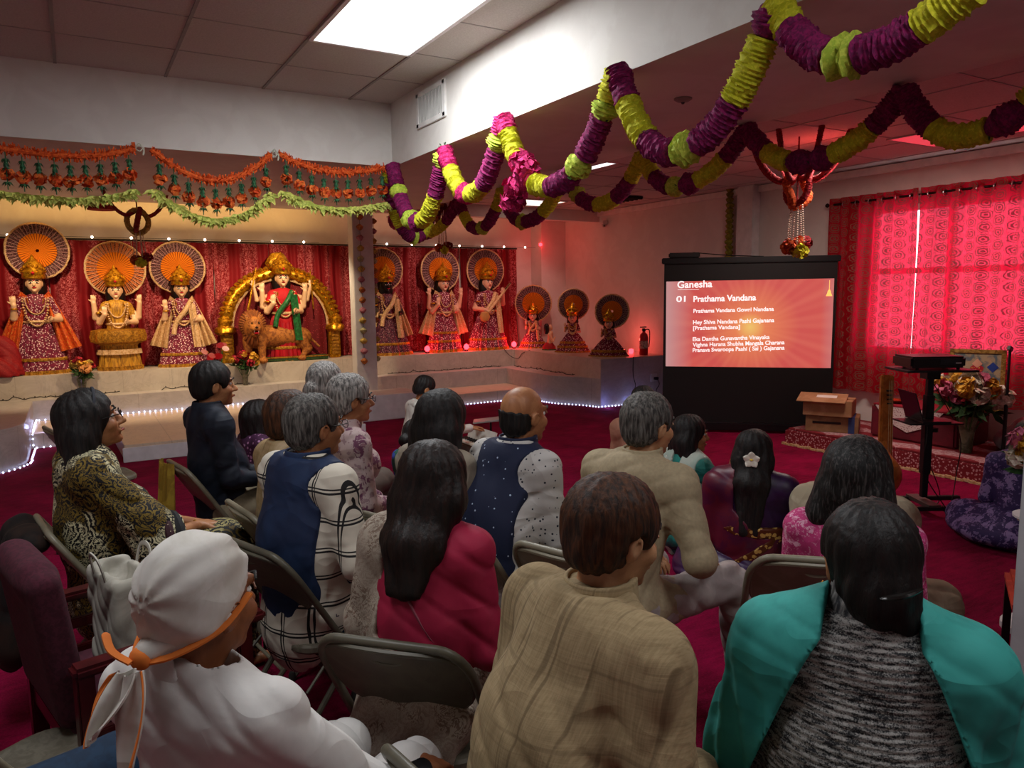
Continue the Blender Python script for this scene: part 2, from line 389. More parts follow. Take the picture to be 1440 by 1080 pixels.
# crown strip along the window wall
st(MB().bb(XR-.05,XR,YB,10.4,ZT-.09,ZT-.01).ob('trim_4',M('e8e4e0','plain',rough=.5),smooth=False))
# beams and soffit
st(MB().bb(XL,XB,YBM,YBM+.1,ZS,ZC+.08).ob('wall_beam_front',WHITE,smooth=False))
st(MB().bb(XB,XB+.1,YB,YBM+.1,ZS,ZC+.08).ob('wall_beam_right',WHITE,smooth=False))
st(MB().bb(XL,XS,YBM+.1,10.56,ZS,ZS+.08).bb(XB+.1,XS,YB,YBM+.1,ZS,ZS+.08).ob('ceiling',WHITE,smooth=False))
st(MB().bb(XS,XS+.05,YB,10.4,ZS,ZT+.05).ob('wall_soffit_edge',WHITE,smooth=False))
st(MB().bb(XS,XR,10.4,10.56,ZS,ZT+.1).ob('wall_bulkhead',WHITE,smooth=False))
st(MB().bb(XL,XR,10.5,10.56,ZS+.08,3.35).ob('wall_niche_front',WHITE,smooth=False))
st(MB().bb(XL,XR,10.5,YA,3.3,3.36).ob('ceiling',WHITE,smooth=False))
# outer walls
st(MB().bb(XL,XR+.15,YA,YA+.12,0,3.45).ob('wall_altar',WHITE,smooth=False))
st(MB().bb(XL-.12,XL,YB,YA,0,3.5).ob('wall_left',WHITE,smooth=False))
st(MB().bb(XL,XR+.15,YB-.12,YB,0,3.5).ob('wall_rear',WHITE,smooth=False))
WY0,WY1,WZ0,WZ1=2.7,5.35,.98,2.58
st(MB().bb(XR,XR+.15,YB,WY0,0,3.5).bb(XR,XR+.15,WY1,YA,0,3.5).bb(XR,XR+.15,WY0,WY1,0,WZ0).bb(XR,XR+.15,WY0,WY1,WZ1,3.5).ob('wall_right',WHITE,smooth=False))
# seam strips on the pink wall, corner panel of the altar
st(MB().bb(7.68,XR,6.93,7.21,0,ZT).ob('trim_5',M('d8d6d6','plain',rough=.6),smooth=False,bevel=.008))
st(MB().bb(7.3,XR,YA-.35,YA,.71,3.3).ob('wall_corner_panel',WHITE,smooth=False))
# window behind the curtain
wf=MB(); yc=(WY0+WY1)/2; zc=(WZ0+WZ1)/2
for y in (WY0+.03,WY0+(WY1-WY0)/3,WY0+2*(WY1-WY0)/3,WY1-.03): wf.bb(XR+.04,XR+.1,y-.03,y+.03,WZ0,WZ1)
for z in (WZ0+.03,zc+.1,WZ1-.03): wf.bb(XR+.04,XR+.1,WY0,WY1,z-.03,z+.03)
win=st(wf.ob('window_1',M('d9d9d9','plain',rough=.4),smooth=False))
n=NT('window_glass'); tr=n.new('ShaderNodeBsdfTransparent'); gl=n.new('ShaderNodeBsdfGlossy'); gl.inputs['Roughness'].default_value=.02
mx=n.new('ShaderNodeMixShader'); mx.inputs[0].default_value=.07; n.t.links.new(tr.outputs[0],mx.inputs[1]); n.t.links.new(gl.outputs[0],mx.inputs[2]); n.t.links.new(mx.outputs[0],n.out.inputs[0])
MB().bb(XR+.065,XR+.071,WY0,WY1,WZ0,WZ1).ob('glass',n.m,win,smooth=False)
# ---------------------------------------------------------------- ceiling lights and vents
PAN=emis('light_diffuser',(.95,.98,1),2.2)
def panel(x0,x1,y0,y1,z,label,e=PAN):
    t=thing('ceiling_light',label,'ceiling light',((x0+x1)/2,(y0+y1)/2,z)); t['group']='recessed ceiling panels'
    hx,hy=(x1-x0)/2,(y1-y0)/2
    MB().box((0,0,-.004),(hx-.02,hy-.02,.006)).ob('diffuser',e,t,smooth=False)
    f=MB(); 
    for s in(-1,1): f.box((s*hx,0,-.006),(.014,hy,.008)); f.box((0,s*hy,-.006),(hx,.014,.008))
    f.ob('frame',M('e6e6e6','plain',rough=.4),t,smooth=False); return t
panel(1.52,2.24,3.79,5.27,ZC,'big bright white ceiling panel light at top centre above the white beam')
panel(5.75,6.5,9.45,10.1,ZT,'small bright ceiling panel in front of the altar bulkhead',emis('dim_diffuser',(1,.95,.8),1.2))
panel(4.9,5.05,6.4,7.0,ZT,'narrow glowing strip light on the low tiled ceiling',emis('tube_diffuser',(1,1,1),2))
t=thing('ceiling_vent','dark open ceiling slot on the low ceiling beside the pink wall','vent',(6.95,8.9,ZT-.02))
MB().box((0,0,0),(.2,.42,.015)).ob('vent_opening',M('1a1210','plain'),t,smooth=False)
v=MB(); [v.box((0,-.4+.1*k,-.02),(.2,.012,.006)) for k in range(9)]; v.ob('slat',M('241a18','plain'),t,smooth=False)
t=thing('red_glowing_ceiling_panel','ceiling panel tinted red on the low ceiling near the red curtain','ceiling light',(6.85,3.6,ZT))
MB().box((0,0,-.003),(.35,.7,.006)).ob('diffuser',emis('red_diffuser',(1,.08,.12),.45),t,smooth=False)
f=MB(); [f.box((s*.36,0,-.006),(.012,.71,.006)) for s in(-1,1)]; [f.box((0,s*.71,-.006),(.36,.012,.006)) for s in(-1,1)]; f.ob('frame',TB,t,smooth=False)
# wall register on the beam
t=thing('air_vent','white louvred air vent high on the white beam','vent',(XB,5.78,3.22))
v=MB(); 
for s in (-1,1): v.box((-.008,s*.26,0),(.01,.025,.14)); v.box((-.008,0,s*.125),(.01,.28,.02))
v.ob('frame',M('e2e0dc','plain',rough=.5),t,smooth=False,bevel=.003)
MB().box((-.002,0,0),(.003,.24,.11)).ob('duct_opening',M('3a3836','plain'),t,smooth=False)
for k in range(17): MB().box((-.009,-.225+.028*k,0),(.008,.004,.11),Matrix.Rotation(.5,3,'Z')).ob('louvre',M('cfcdc9','plain',rough=.5),t,smooth=False)
t=thing('smoke_detector','flat round disc fitted on the smooth underside of the beam','smoke detector',(3.3,3.55,ZS))
MB().lathe([(.055,-.001),(.055,-.008),(.035,-.02),(.01,-.024)],n=24).ob('housing',M('8d8480','plain',rough=.5),t)
MB().lathe([(.012,-.024),(.008,-.034)],n=12).ob('sensor',M('444040','plain'),t)
# column
col=MB().bb(3.44,3.74,10.28,10.49,.17,ZS-.001).ob('square_column',M('cfcfd2','noise','c6c4c6',s=4,rough=.6),smooth=False,bevel=.006)
tag(col,'white square column between the two groups of altar statues','column')
# ---------------------------------------------------------------- marble altar
def marble(name,h1,h2,tile=.6):
    n=NT(name); co=n.co(); f=n.noise(co,3.5,6,.65,1.2); v=n.noise(n.vm('ADD',co,(3,1,2)),1.6,5,.7,2.5)
    vein=n.ramp(n.mt('ABSOLUTE',n.mt('SUBTRACT',v,.5)),.0,.03)
    c=n.mix(n.ramp(f,.3,.7),lin(h1),lin(h2)); c=n.mix(n.mt('MULTIPLY',n.mt('SUBTRACT',1,vein),.25),c,lin('8d857c'))
    q=n.xyz(n.vm('ADD',co,(50.2,50.1,0))); L=n.mt('LESS_THAN',n.mt('ABSOLUTE',n.mt('SUBTRACT',n.mt('FRACT',n.mt('MULTIPLY',q[0],1/tile)),.5)),.004)
    L2=n.mt('LESS_THAN',n.mt('ABSOLUTE',n.mt('SUBTRACT',n.mt('FRACT',n.mt('MULTIPLY',q[1],1/tile)),.5)),.004)
    c=n.mix(n.mt('MULTIPLY',n.mt('MAXIMUM',L,L2),.35),c,lin('6f665d')); return n.fin(c,.32,0,.5)
MAR=marble('marble_ledge','b5aba0','c9c1b6'); MARB=marble('marble_step','a9a4a4','c0bbb8',.9)
def prism(name,out,z0,z1,mat,label,cat,bev=.006):
    n=len(out); m=MB().add([(x,y,z0) for x,y in out]+[(x,y,z1) for x,y in out],[tuple(range(n))[::-1],tuple(range(n,2*n))]+[(i,(i+1)%n,(i+1)%n+n,i+n) for i in range(n)])
    return tag(m.ob(name,mat,None,True,bev),label,cat)
prism('altar_ledge',[(XL+.002,11.147),(6.555,11.147),(6.555,8.67),(XR-.002,8.67),(XR-.002,YA-.002),(XL+.002,YA-.002)],0,.71,MAR,'tall beige marble ledge carrying all the statues along the altar wall','altar ledge')
cv=[(6.23,10.85),(6.2,9.9)]+[(6.2+.355*math.sin(a)**2.2,9.6-.92*(a/(PI/2))) for a in [PI/2*k/8 for k in range(9)]]
lcv=[(-.52-.9*math.sin(PI/2*k/8)**2.5,9.1-1.3*k/8) for k in range(9)]
prism('altar_step',[(XL+.002,7.8)]+lcv[::-1]+[(-.52,10.86)]+cv+[(6.555,8.67),(6.555,11.147),(XL+.002,11.147)],0,.425,MARB,'marble step below the tall ledge with rounded wings at both ends','altar step')
prism('altar_stage',[(-.52,9.87),(.3,9.87),(.35,8.56),(2.9,8.52),(3.0,10.06),(6.2,10.06),(6.23,10.86),(-.52,10.86)],0,.17,marble('marble_stage','c9b39c','d2bfa9',1.2),'low wide beige stage in front of the marble altar step','stage',.004)
prism('white_platform_block',[(3.0,9.45),(4.05,9.45),(4.05,10.04),(3.0,10.04)],0,.34,M('cfcdd0','plain',rough=.6),'plain white block at the foot of the white column','platform block',.01)
tag(MB().bb(.33,2.92,8.49,8.52,.0,.15).ob('stage_front_board',M('cbc9cc','plain',rough=.5),smooth=False,bevel=.004),'white board along the front edge of the low altar stage','board')
# ---------------------------------------------------------------- light strings
def string(name,label,path,nb,col,e,r,wire,wr=.003,group=None,dz=0):
    t=thing(name,label,'string lights',path[0]); P=[Vector(p)-Vector(path[0]) for p in path]
    d=[0]; 
    for a,b in zip(P,P[1:]): d.append(d[-1]+(b-a).length)
    MB().tube(P,wr,5).ob('wire',wire,t)
    bulb=MB().lathe([(r*.3,-r),(r*.9,-r*.5),(r,0),(r*.8,r*.6),(r*.2,r)],n=8).me('bulb'); bulb.materials.append(emis(name+'_bulb',col,e))
    for k in range(nb):
        s=d[-1]*(k+.5)/nb; i=max(j for j in range(len(d)) if d[j]<=s); i=min(i,len(P)-2); q=(s-d[i])/max(d[i+1]-d[i],1e-6)
        link('bulb',bulb,None,t,P[i].lerp(P[i+1],q)+Vector((0,0,dz)))
    return t
DW=M('2a2420','plain'); WW=M('d8d8e0','plain')
LC=(.55,.62,1)
string('led_string_light','row of bluish white dots along the foot of the marble step, left half',[(-.5,10.83,.185),(2.9,10.83,.185)],52,LC,6,.009,WW)
string('led_string_light','bluish white dots down the corner of the left altar wing',[(-.49,10.8,.2),(-.5,10.3,.19),(-.5,9.85,.16),(-.5,9.82,.015)],16,LC,6,.009,WW)
string('led_string_light','bluish white dots on the carpet along the left stage front',[(-.5,9.83,.015),(.28,9.83,.015)],12,LC,6,.009,WW)
string('led_string_light','bluish white dots curving on the carpet round the left altar wing',[(-.48,9.8,.015),(-.49,9.1,.015)]+[(x+.04,y,.015) for x,y in lcv],34,LC,6,.009,WW)
string('led_string_light','bluish white dots on the carpet from the stage front round the curved right wing',[(4.1,10.02,.015),(5.9,10.02,.015),(6.14,9.92,.015)]+[(x-.05,y-.01,.015) for x,y in cv[2:]]+[(7.3,8.6,.015)],72,LC,6,.009,WW)
string('led_string_light','second short row of violet dots on the carpet near the screen',[(6.9,8.5,.015),(7.45,8.55,.015)],12,LC,6,.009,WW)
for x,y in [(6.6,8.55),(7.15,8.5)]: point('led_glow',(x,y,.06),.5,(.25,.3,1),.02)
point('led_glow',(-.4,9.9,.25),.8,(.4,.45,1),.02)
for x0,x1,lb in [(-.9,3.35,'thin wire of tiny bulbs running on the curtain rail left of the column'),(3.8,7.3,'thin wire of tiny bulbs running on the curtain rail right of the column')]:
    string('curtain_light_string',lb,[(x0,11.62,2.49),(x1,11.62,2.49)],9 if x0<0 else 8,(1,.75,.6),8,.017,DW)
rp=random.Random(3)
def wire(label,a,b,n=26):
    P=[Vector(a).lerp(Vector(b),k/n)+Vector((0,rp.uniform(-.04,.04),abs(rp.gauss(0,.012)))) for k in range(n+1)]
    t=thing('fairy_light_wire',label,'wire',P[0]); MB().tube([p-P[0] for p in catmull(P,3)],.006,5).ob('cable',DW,t)
    for p in P[1::2]: MB().lathe([(.004,0),(.009,.008),(.005,.02)],tuple(p-P[0]),6).ob('bulb',M('4b4034','plain',rough=.3),t)
wire('dark tangle of unlit fairy lights on the marble step left of the woman',(-1.0,11.02,.435),(.45,11.02,.435)); wire('dark string of unlit fairy lights on the marble step right of the woman in glasses',(.95,11.05,.435),(2.1,11.05,.435),20)
wire('dark string of unlit fairy lights on the step right of the column',(4.2,11.05,.435),(6.25,11.08,.435),34); wire('dark unlit fairy light string along the right wing step',(6.42,10.9,.435),(6.46,9.2,.435),24)
tag(MB().tube(catmull([(7.15,8.66,.72),(7.15,8.66,.45),(7.18,8.64,.3),(7.16,8.63,.2),(7.3,8.62,.1),(7.38,8.6,.03)],6),.005,6).ob('extension_cable',DW),'thin dark cord hanging down the end face of the marble ledge','cord')
tag(MB().tube(catmull([(6.35,11.14,.72),(6.45,11.1,.6),(6.54,11.0,.56),(6.54,10.85,.66),(6.6,10.7,.72)],6),.005,6).ob('extension_cable',DW),'thin dark wire drooping in a V at the inner corner of the ledge','cord')
t=thing('wall_outlet','small outlet with plugs on the end of the marble ledge beside the screen','outlet',(7.55,8.66,.38)); MB().box((0,0,0),(.06,.012,.06)).ob('plate',M('d8d4cc','plain',rough=.4),t,bevel=.004)
MB().box((.02,-.03,-.01),(.03,.03,.02)).ob('plug',M('151515','plain'),t,bevel=.004); MB().tube(catmull([(.03,-.05,-.02),(.06,-.06,-.1),(.0,-.06,-.2),(.04,-.06,-.37)]),.006,6).ob('cord',DW,t)
# ---------------------------------------------------------------- curtains
def curtmat(name,base,lace,trans=.0,sc=14,dens=.5):
    n=NT(name); co=n.co(); l=n.vor(co,sc); g=n.noise(co,sc*2.2,4,.75,.6); z=n.xyz(co)
    r=n.mt('GREATER_THAN',n.mt('SINE',n.mt('MULTIPLY',l,34 if trans else 46)),-.1 if trans else .25)
    stripe=n.ramp(n.mt('SINE',n.mt('MULTIPLY',z[1] if trans else z[0],27 if trans else 15)),-.55,.3)
    f=n.mt('MULTIPLY',n.mt('MULTIPLY',r,n.mt('GREATER_THAN',g,dens)),stripe)
    if trans:
        Y_=n.mt('MULTIPLY',z[1],7.4); Z_=n.mt('ADD',n.mt('MULTIPLY',z[2],8.6),n.mt('MULTIPLY',n.mt('FLOOR',Y_),.5))
        d=n.vm('LENGTH',n.comb(n.mt('SUBTRACT',n.mt('FRACT',Y_),.5),n.mt('SUBTRACT',n.mt('FRACT',Z_),.5),0))
        d=n.mt('ADD',d,n.mt('MULTIPLY',n.mt('SUBTRACT',n.noise(co,34,2),.5),.22)); ring=n.mt('GREATER_THAN',n.mt('SINE',n.mt('MULTIPLY',d,34)),.0); ins=n.mt('LESS_THAN',d,.43)
        sp=n.mt('LESS_THAN',n.vor(co,38),.17); col_=n.mt('GREATER_THAN',n.mt('SINE',n.mt('MULTIPLY',Y_,PI)),-2)
        f=n.mt('MULTIPLY',n.mt('MAXIMUM',n.mt('MULTIPLY',ring,ins),sp),.85)
    c=n.mix(f,lin(base),lin(lace)); n.fin(c,.75,0,.3); n.bump(l,.25,.01)
    if trans:
        tl=n.new('ShaderNodeBsdfTranslucent'); n.put(tl.inputs[0],n.mix(f,(.85,.012,.045,1),(.035,.002,.006,1)))
        tp=n.new('ShaderNodeBsdfTransparent'); n.put(tp.inputs[0],n.mix(f,(1,.18,.3,1),(.1,.005,.015,1)))
        m1=n.new('ShaderNodeMixShader'); m1.inputs[0].default_value=.55; n.t.links.new(n.b.outputs[0],m1.inputs[1]); n.t.links.new(tl.outputs[0],m1.inputs[2])
        m2=n.new('ShaderNodeMixShader'); m2.inputs[0].default_value=trans; n.t.links.new(m1.outputs[0],m2.inputs[1]); n.t.links.new(tp.outputs[0],m2.inputs[2])
        n.t.links.new(m2.outputs[0],n.out.inputs[0])
    return n.m
ALC=curtmat('altar_curtain_cloth','7c0412','e4868c',0,17,.5)
edges=[-1.15,-.25,.75,1.8,2.6,3.5,4.75,5.8,6.95]
lbs=['at the left edge of the photo','behind the orange-shawled statue','between the seated gold statue and its neighbour','between the third statue and the golden arch','behind the golden arch','behind the black-faced statue','behind the statue under the hanging ornament','behind the statue holding a veena']
for i in range(8):
    x0,x1=edges[i],edges[i+1]; rr=random.Random(i); ph=rr.uniform(0,6); wv=rr.uniform(.09,.12)
    t=thing('altar_curtain','red patterned curtain panel on the altar wall '+lbs[i],'curtain',((x0+x1)/2,11.69,.72)); hw=(x1-x0)/2
    def fn(u,v,hw=hw,ph=ph,wv=wv): 
        x=-hw+2*hw*u; a=.022+.016*(1-v); return (x+.01*math.sin(9*v+ph),a*math.sin(2*PI*x/wv/1.3+ph+.8*math.sin(3*v))+.012*math.sin(31*x+4*v),1.73*v)
    MB().grid(fn,int(90*(x1-x0)),14).ob('cloth',ALC,t)
    MB().tube([(-hw,0,1.745),(hw,0,1.745)],.012,8).ob('rail',M('201412','plain',rough=.4),t)
# window curtain, two halves with a slit of daylight
WC=curtmat('window_curtain_cloth','8a0618','c88070',.07,10,.36)
for (y0,y1,lb) in [(4.72,5.78,'translucent red patterned curtain on the left half of the window'),(2.45,4.71,'translucent red patterned curtain on the right half of the window')]:
    t=thing('window_curtain',lb,'curtain',(7.7,(y0+y1)/2,.53)); hw=(y1-y0)/2
    def fn(u,v,hw=hw): 
        y=-hw+2*hw*u; return (.035*math.sin(y*30+.6*math.sin(3*v)+1)*(1-.3*v)+.012*math.sin(57*y+2*v)-.0,y+.012*math.sin(4*v+y*7),2.2*v)
    MB().grid(fn,int(110*(y1-y0)),16).ob('cloth',WC,t)
    for k in range(int(hw*2/.16)): MB().tube([(-.012+.03*math.cos(a),-hw+.08+.16*k,2.12+.03*math.sin(a)) for a in [2*PI*j/12 for j in range(12)]],.006,5,closed=True).ob('eyelet',M('d8c8c8','plain',metal=1,rough=.3),t)
t=thing('curtain_rod','dark rod carrying the red window curtains','curtain rod',(7.7,4.4,2.66)); MB().tube([(0,-2.0,0),(0,1.42,0)],.012,10).ob('rod',M('3a2a28','plain',metal=1,rough=.4),t)
MB().lathe([(.005,-.025),(.022,-.012),(.026,0),(.022,.012),(.005,.025)],(0,1.43,0),12).ob('finial',M('3a2a28','plain',metal=1,rough=.4),t)
for y in (-1.8,1.25): MB().box((.06,y,0),(.06,.012,.02)).ob('bracket',M('3a2a28','plain'),t,bevel=.003)
# ================================================================ GARLANDS
YEL=M('d8d232','noise','b9b81e',s=55,rough=.85,bump=.5,a=.45); MAG=M('8a1156','noise','640c44',s=55,rough=.85,bump=.5)
PINK=M('d42a72','noise','a01452',s=60,rough=.85,bump=.5); GRN=M('3c6a2a','noise','24481c',s=40,rough=.7); LIME=M('c3cf4a','noise','9fb636',s=50,rough=.8,bump=.4)
def ruffle(P,r,seed,puff=0):
    "ruffled petal roll round a path: many thin frilled rings"
    L=sum((b-a).length for a,b in zip(P,P[1:])); n=max(5,int(L/.009)); Q=[]; d=[0]
    for a,b in zip(P,P[1:]): d.append(d[-1]+(b-a).length)
    for k in range(n+1):
        s=d[-1]*k/n; i=min(max(j for j in range(len(d)) if d[j]<=s+1e-9),len(P)-2); Q.append(P[i].lerp(P[i+1],(s-d[i])/max(1e-6,d[i+1]-d[i])))
    rr=random.Random(seed)
    rs=[r*(1+(.05 if k%2 else -.07)+rr.uniform(-.06,.06))*(1 if not puff else .55+.55*math.sin(PI*k/n)) for k in range(n+1)]
    return MB().tube(Q,rs,22,rough=.11,seed=seed)
def swag(A,Lw,B,N=26,pw=2.3):
    A,Lw,B=Vector(A),Vector(Lw),Vector(B); out=[]
    for k in range(N+1):
        t=k/N; p=A.lerp(B,t); tl=(Lw-A).dot(B-A)/(B-A).length_squared
        q=t/tl*.5 if t<tl else .5+(t-tl)/(1-tl)*.5
        base=A.z+(B.z-A.z)*t; sag=base-Lw.z; e=abs(2*q-1)**pw; out.append(Vector((p.x,p.y,base-sag*(1-e))))
    return out
def garland(name,label,pins,lows,seqs,r,group=None,seed=0):
    t=thing(name,label,'flower garland',pins[0],0,group); o=Vector(pins[0]); c=seed*10
    for i,(A,Lw,B) in enumerate(zip(pins,lows,pins[1:])):
        P=[p-o for p in swag(A,Lw,B)]; d=[0]
        for a,b in zip(P,P[1:]): d.append(d[-1]+(b-a).length)
        sq=seqs[i%len(seqs)]; tot=sum(v for _,v in sq); s0=0
        def pt(s):
            s=min(max(s,0),d[-1]); i=min(max(j for j in range(len(d)) if d[j]<=s+1e-9),len(P)-2); return P[i].lerp(P[i+1],(s-d[i])/max(1e-6,d[i+1]-d[i]))
        for kd,v in sq:
            s1=s0+v/tot*d[-1]; n=max(3,int((s1-s0)/.03)); Q=[pt(s0+(s1-s0)*k/n) for k in range(n+1)]; c+=1
            mt={'y':YEL,'m':MAG,'p':PINK,'Y':LIME,'P':PINK,'M':MAG}[kd]
            if kd in 'ym' or kd=='p': ruffle(Q,r,c).ob({'y':'yellow_section','m':'magenta_section','p':'pink_section'}[kd],mt,t)
            else:
                b=ruffle(Q,r*1.12,c,1).ob({'Y':'yellow_puff','P':'pink_puff','M':'magenta_puff'}[kd],mt,t)
                g=MB(); rr=random.Random(c)
                for e in (Q[0],Q[-1]):
                    for _ in range(9):
                        v=Vector((rr.gauss(0,1),rr.gauss(0,1),rr.gauss(0,1))).normalized()*r*.86; w=v.orthogonal().normalized()*.014
                        g.add([e+v*.5,e+v*1.02+w,e+v*1.12,e+v*1.02-w],[(0,1,2,3)])
                g.ob('leaf',GRN,b,smooth=False)
            s0=s1
    return t
FX=XB-.068
F=lambda x,y: at(x,y,X=FX)
fp=[F(1372,-22),F(1092,6),F(868,99),F(708,166),F(625,211),F(552,234)]
fl=[F(1207,78),F(955,213),F(776,262),F(665,272),F(588,312)]
for i,k in enumerate(fp): k.z=min(k.z,ZS+.03)
garland('front_flower_garland','long yellow and magenta ruffled garland looped along the lower edge of the white beam',fp,fl,
 [[('y',2.2),('m',2.6),('Y',.8),('Y',.8),('m',2.8),('y',1.6)],[('M',.9),('y',1.9),('m',1.9),('Y',1.1),('m',1.6),('y',1.9),('m',.8),('m',.6)],
  [('y',1.1),('Y',.7),('m',1.7),('Y',1),('m',1.7),('y',1.3),('P',1),('p',1),('y',1.5),('p',.9)],[('p',.7),('Y',.8),('m',2),('y',1.4),('P',.9),('y',1.8),('p',1.3)],
  [('Y',.8),('m',1.3),('y',2),('M',.8),('Y',.9),('m',1.3),('Y',.7),('m',1.2)]],.064,seed=1)
# petal cluster under the third loop
def cluster(name,mat,c,r,n,parent,seed=0,pr=.035):
    rr=random.Random(seed); m=MB()
    for _ in range(n):
        v=Vector((rr.gauss(0,1),rr.gauss(0,1),rr.gauss(0,1))).normalized(); p=Vector(c)+v*r*rr.uniform(.5,1)
        u=v.orthogonal().normalized(); w=v.cross(u); a=rr.uniform(0,6.28); u,w=u*math.cos(a)+w*math.sin(a),w*math.cos(a)-u*math.sin(a)
        m.add([p,p+u*pr+v*pr*.4,p+u*pr*.6+w*pr*.8+v*pr*.8,p-u*pr*.6+w*pr*.8+v*pr*.8,p-u*pr+v*pr*.4],[(0,1,2,3,4)])
    return m.ob(name,mat,parent,smooth=False)
t=thing('petal_tassel','thick hot pink petal cluster hanging from the garland above the altar','flower tassel',F(733,240)); 
for k,(dx,dy) in enumerate([(0,0),(-.01,-.08),(.0,.07),(.0,.13)]): cluster('pink_blossom',PINK,(dx,dy-.02,.04-.07*k),.075,70,t,k)
SX=XS-.03; G=lambda x,y: at(x,y,X=SX)
sp=[G(1502,58),G(1272,124),G(1050,178),G(903,215),G(795,242),G(706,264),G(645,281),G(549,304)]
sl=[G(1362,190),G(1140,226),G(955,262),G(846,287),G(738,312),G(674,322),G(597,330)]
for k in sp: k.z=min(k.z,ZS-.04)
SQ=[[('m',1.7),('y',1.8),('M',.8),('y',1.4),('m',1.5)],[('m',1.3),('y',1.3),('M',.9),('M',.9),('M',.6),('y',1.6),('m',1.3)][::-1]]
garland('rear_flower_garland','long yellow and magenta garland looped along the far edge of the smooth soffit',sp,sl,
 [[('y',1.5),('M',1.1),('y',1.7),('m',1.7)],[('m',1.4),('y',1.6),('M',.8),('M',1),('y',1.2),('m',1.4)],[('m',1.2),('y',1.5),('M',.9),('Y',.7),('m',1),('y',1.2)],[('y',1.2),('m',1.2),('y',1.4),('m',1.4),('Y',.6),('m',1.2)],[('M',.8),('y',1.4),('m',1.5),('Y',.5),('m',1.3),('y',1)],[('y',1),('m',1.4),('Y',.6),('m',1),('y',1),('m',1)],[('m',1),('y',1.2),('m',1.4),('y',1.2),('M',.9)]],.064,seed=2)
garland('short_flower_garland','short yellow and magenta strand hanging in the corner of the white beam',[at(546,236,Y=6.72),at(547,268,Y=6.74),at(606,300,Y=6.9)],[at(545,252,Y=6.73),at(574,333,Y=6.8)],[[('y',1),('M',.6)],[('M',.8),('M',.6),('y',1.3),('m',1.3),('Y',.5),('m',.6),('y',1.2),('m',.8)]],.06,seed=3)
# ---------------------------------------------------------------- torans
ORF=M('ee6a28','noise','cc4a18',s=45,rough=.85,bump=.4); ORB=M('f07c34','noise','d4481c',s=30,rough=.8); LFG=M('3f7a50','noise','245236',s=30,rough=.6); PGL=M('dcdc70','noise','aab850',s=30,rough=.7)
def toran(label,x0,y0,xm,ym,x1,y1,n,seed,lows):
    Yp=YBM-.02; A,Lw,B=at(x0,y0,Y=Yp),at(xm,ym,Y=Yp),at(x1,y1,Y=Yp); P=swag(A,Lw,B,40,1.9); o=P[0].copy(); P=[p-o for p in P]
    t=thing('door_toran',label,'festoon',o,0,'orange flower festoons on the altar beam'); rr=random.Random(seed)
    b=MB().tube(P,.022,8)
    for k in range(int(420*(P[-1]-P[0]).length)):
        s=rr.uniform(0,len(P)-1.01); i=int(s); p=P[i].lerp(P[i+1],s-i); a=rr.uniform(0,2*PI); v=Vector((rr.uniform(-.3,.3),math.cos(a)*.7,math.sin(a))).normalized()
        w=Vector((1,0,0))*.007; L=rr.uniform(.035,.055); b.add([p-w,p+w,p+v*L+w*.6,p+v*L-w*.6],[(0,1,2,3)])
    b.ob('orange_fringe',ORF,t,smooth=False)
    L=.30
    for k in range(n):
        s=(k+.5)/n*(len(P)-1); i=int(s); p=P[i].lerp(P[i+1],s-i)+Vector((0,-.01,-.02)); 
        m=MB().tube([p,p-Vector((0,0,L-.03))],.004,5)
        for z,rad,nl in ((.06,.03,9),(.09,.022,8),(.125,.034,10),(.225,.036,10)):
            for q in range(nl):
                a=2*PI*q/nl+rr.uniform(-.2,.2); d=Vector((math.cos(a),math.sin(a),0)); c=p-Vector((0,0,z)); w=Vector((-d.y,d.x,0))*.009
                m.add([c,c+d*rad*.6-w+Vector((0,0,.008)),c+d*rad*1.3-Vector((0,0,.022)),c+d*rad*.6+w+Vector((0,0,.008))],[(0,1,2,3)])
        m.tube([p-Vector((0,0,.05)),p-Vector((0,0,.13))],[.014,.018],6)
        pe=m.ob('leaf_pendant',LFG,t,smooth=False); cluster('orange_blossom',ORB,p-Vector((0,0,.165)),.026,26,pe,seed*40+k,.032)
    m=MB(); n2=int(95*(P[-1]-P[0]).length)
    for k in range(n2):
        s=k/n2*(len(P)-1.01); i=int(s); p=P[i].lerp(P[i+1],s-i)+Vector((0,-.01,-L-.005))
        for q in range(3):
            v=Vector((rr.uniform(-.9,.9),rr.uniform(-.7,.3),-rr.uniform(.2,1))).normalized()*rr.uniform(.06,.11); w=v.cross(Vector((0,1,0))).normalized()*.015
            m.add([p,p+v*.5+w+Vector((0,-.008,0)),p+v,p+v*.5-w],[(0,1,2,3)])
    m.ob('leaf_border',PGL,t,smooth=False)
    k=MB(); e=P[-1]; [k.tube(catmull([e,e+Vector((.03,-.02,.02*s)),e+Vector((.06,-.02,-.01*s)),e+Vector((.05,-.02,-.05))],4),.005,5) for s in(-1,1,2)]; k.ob('tie_ribbon',M('c9cbb8','plain'),t)
toran('orange festoon with leaf pendants on the beam, cut by the left edge of the photo',-105,186,88,219,190,209,13,1,0)
toran('deepest sagging orange festoon on the beam, above the third statue',212,210,300,254,381,217,9,2,0)
toran('orange festoon with leaf pendants on the beam above the golden arch and column',392,216,470,242,544,236,9,3,0)
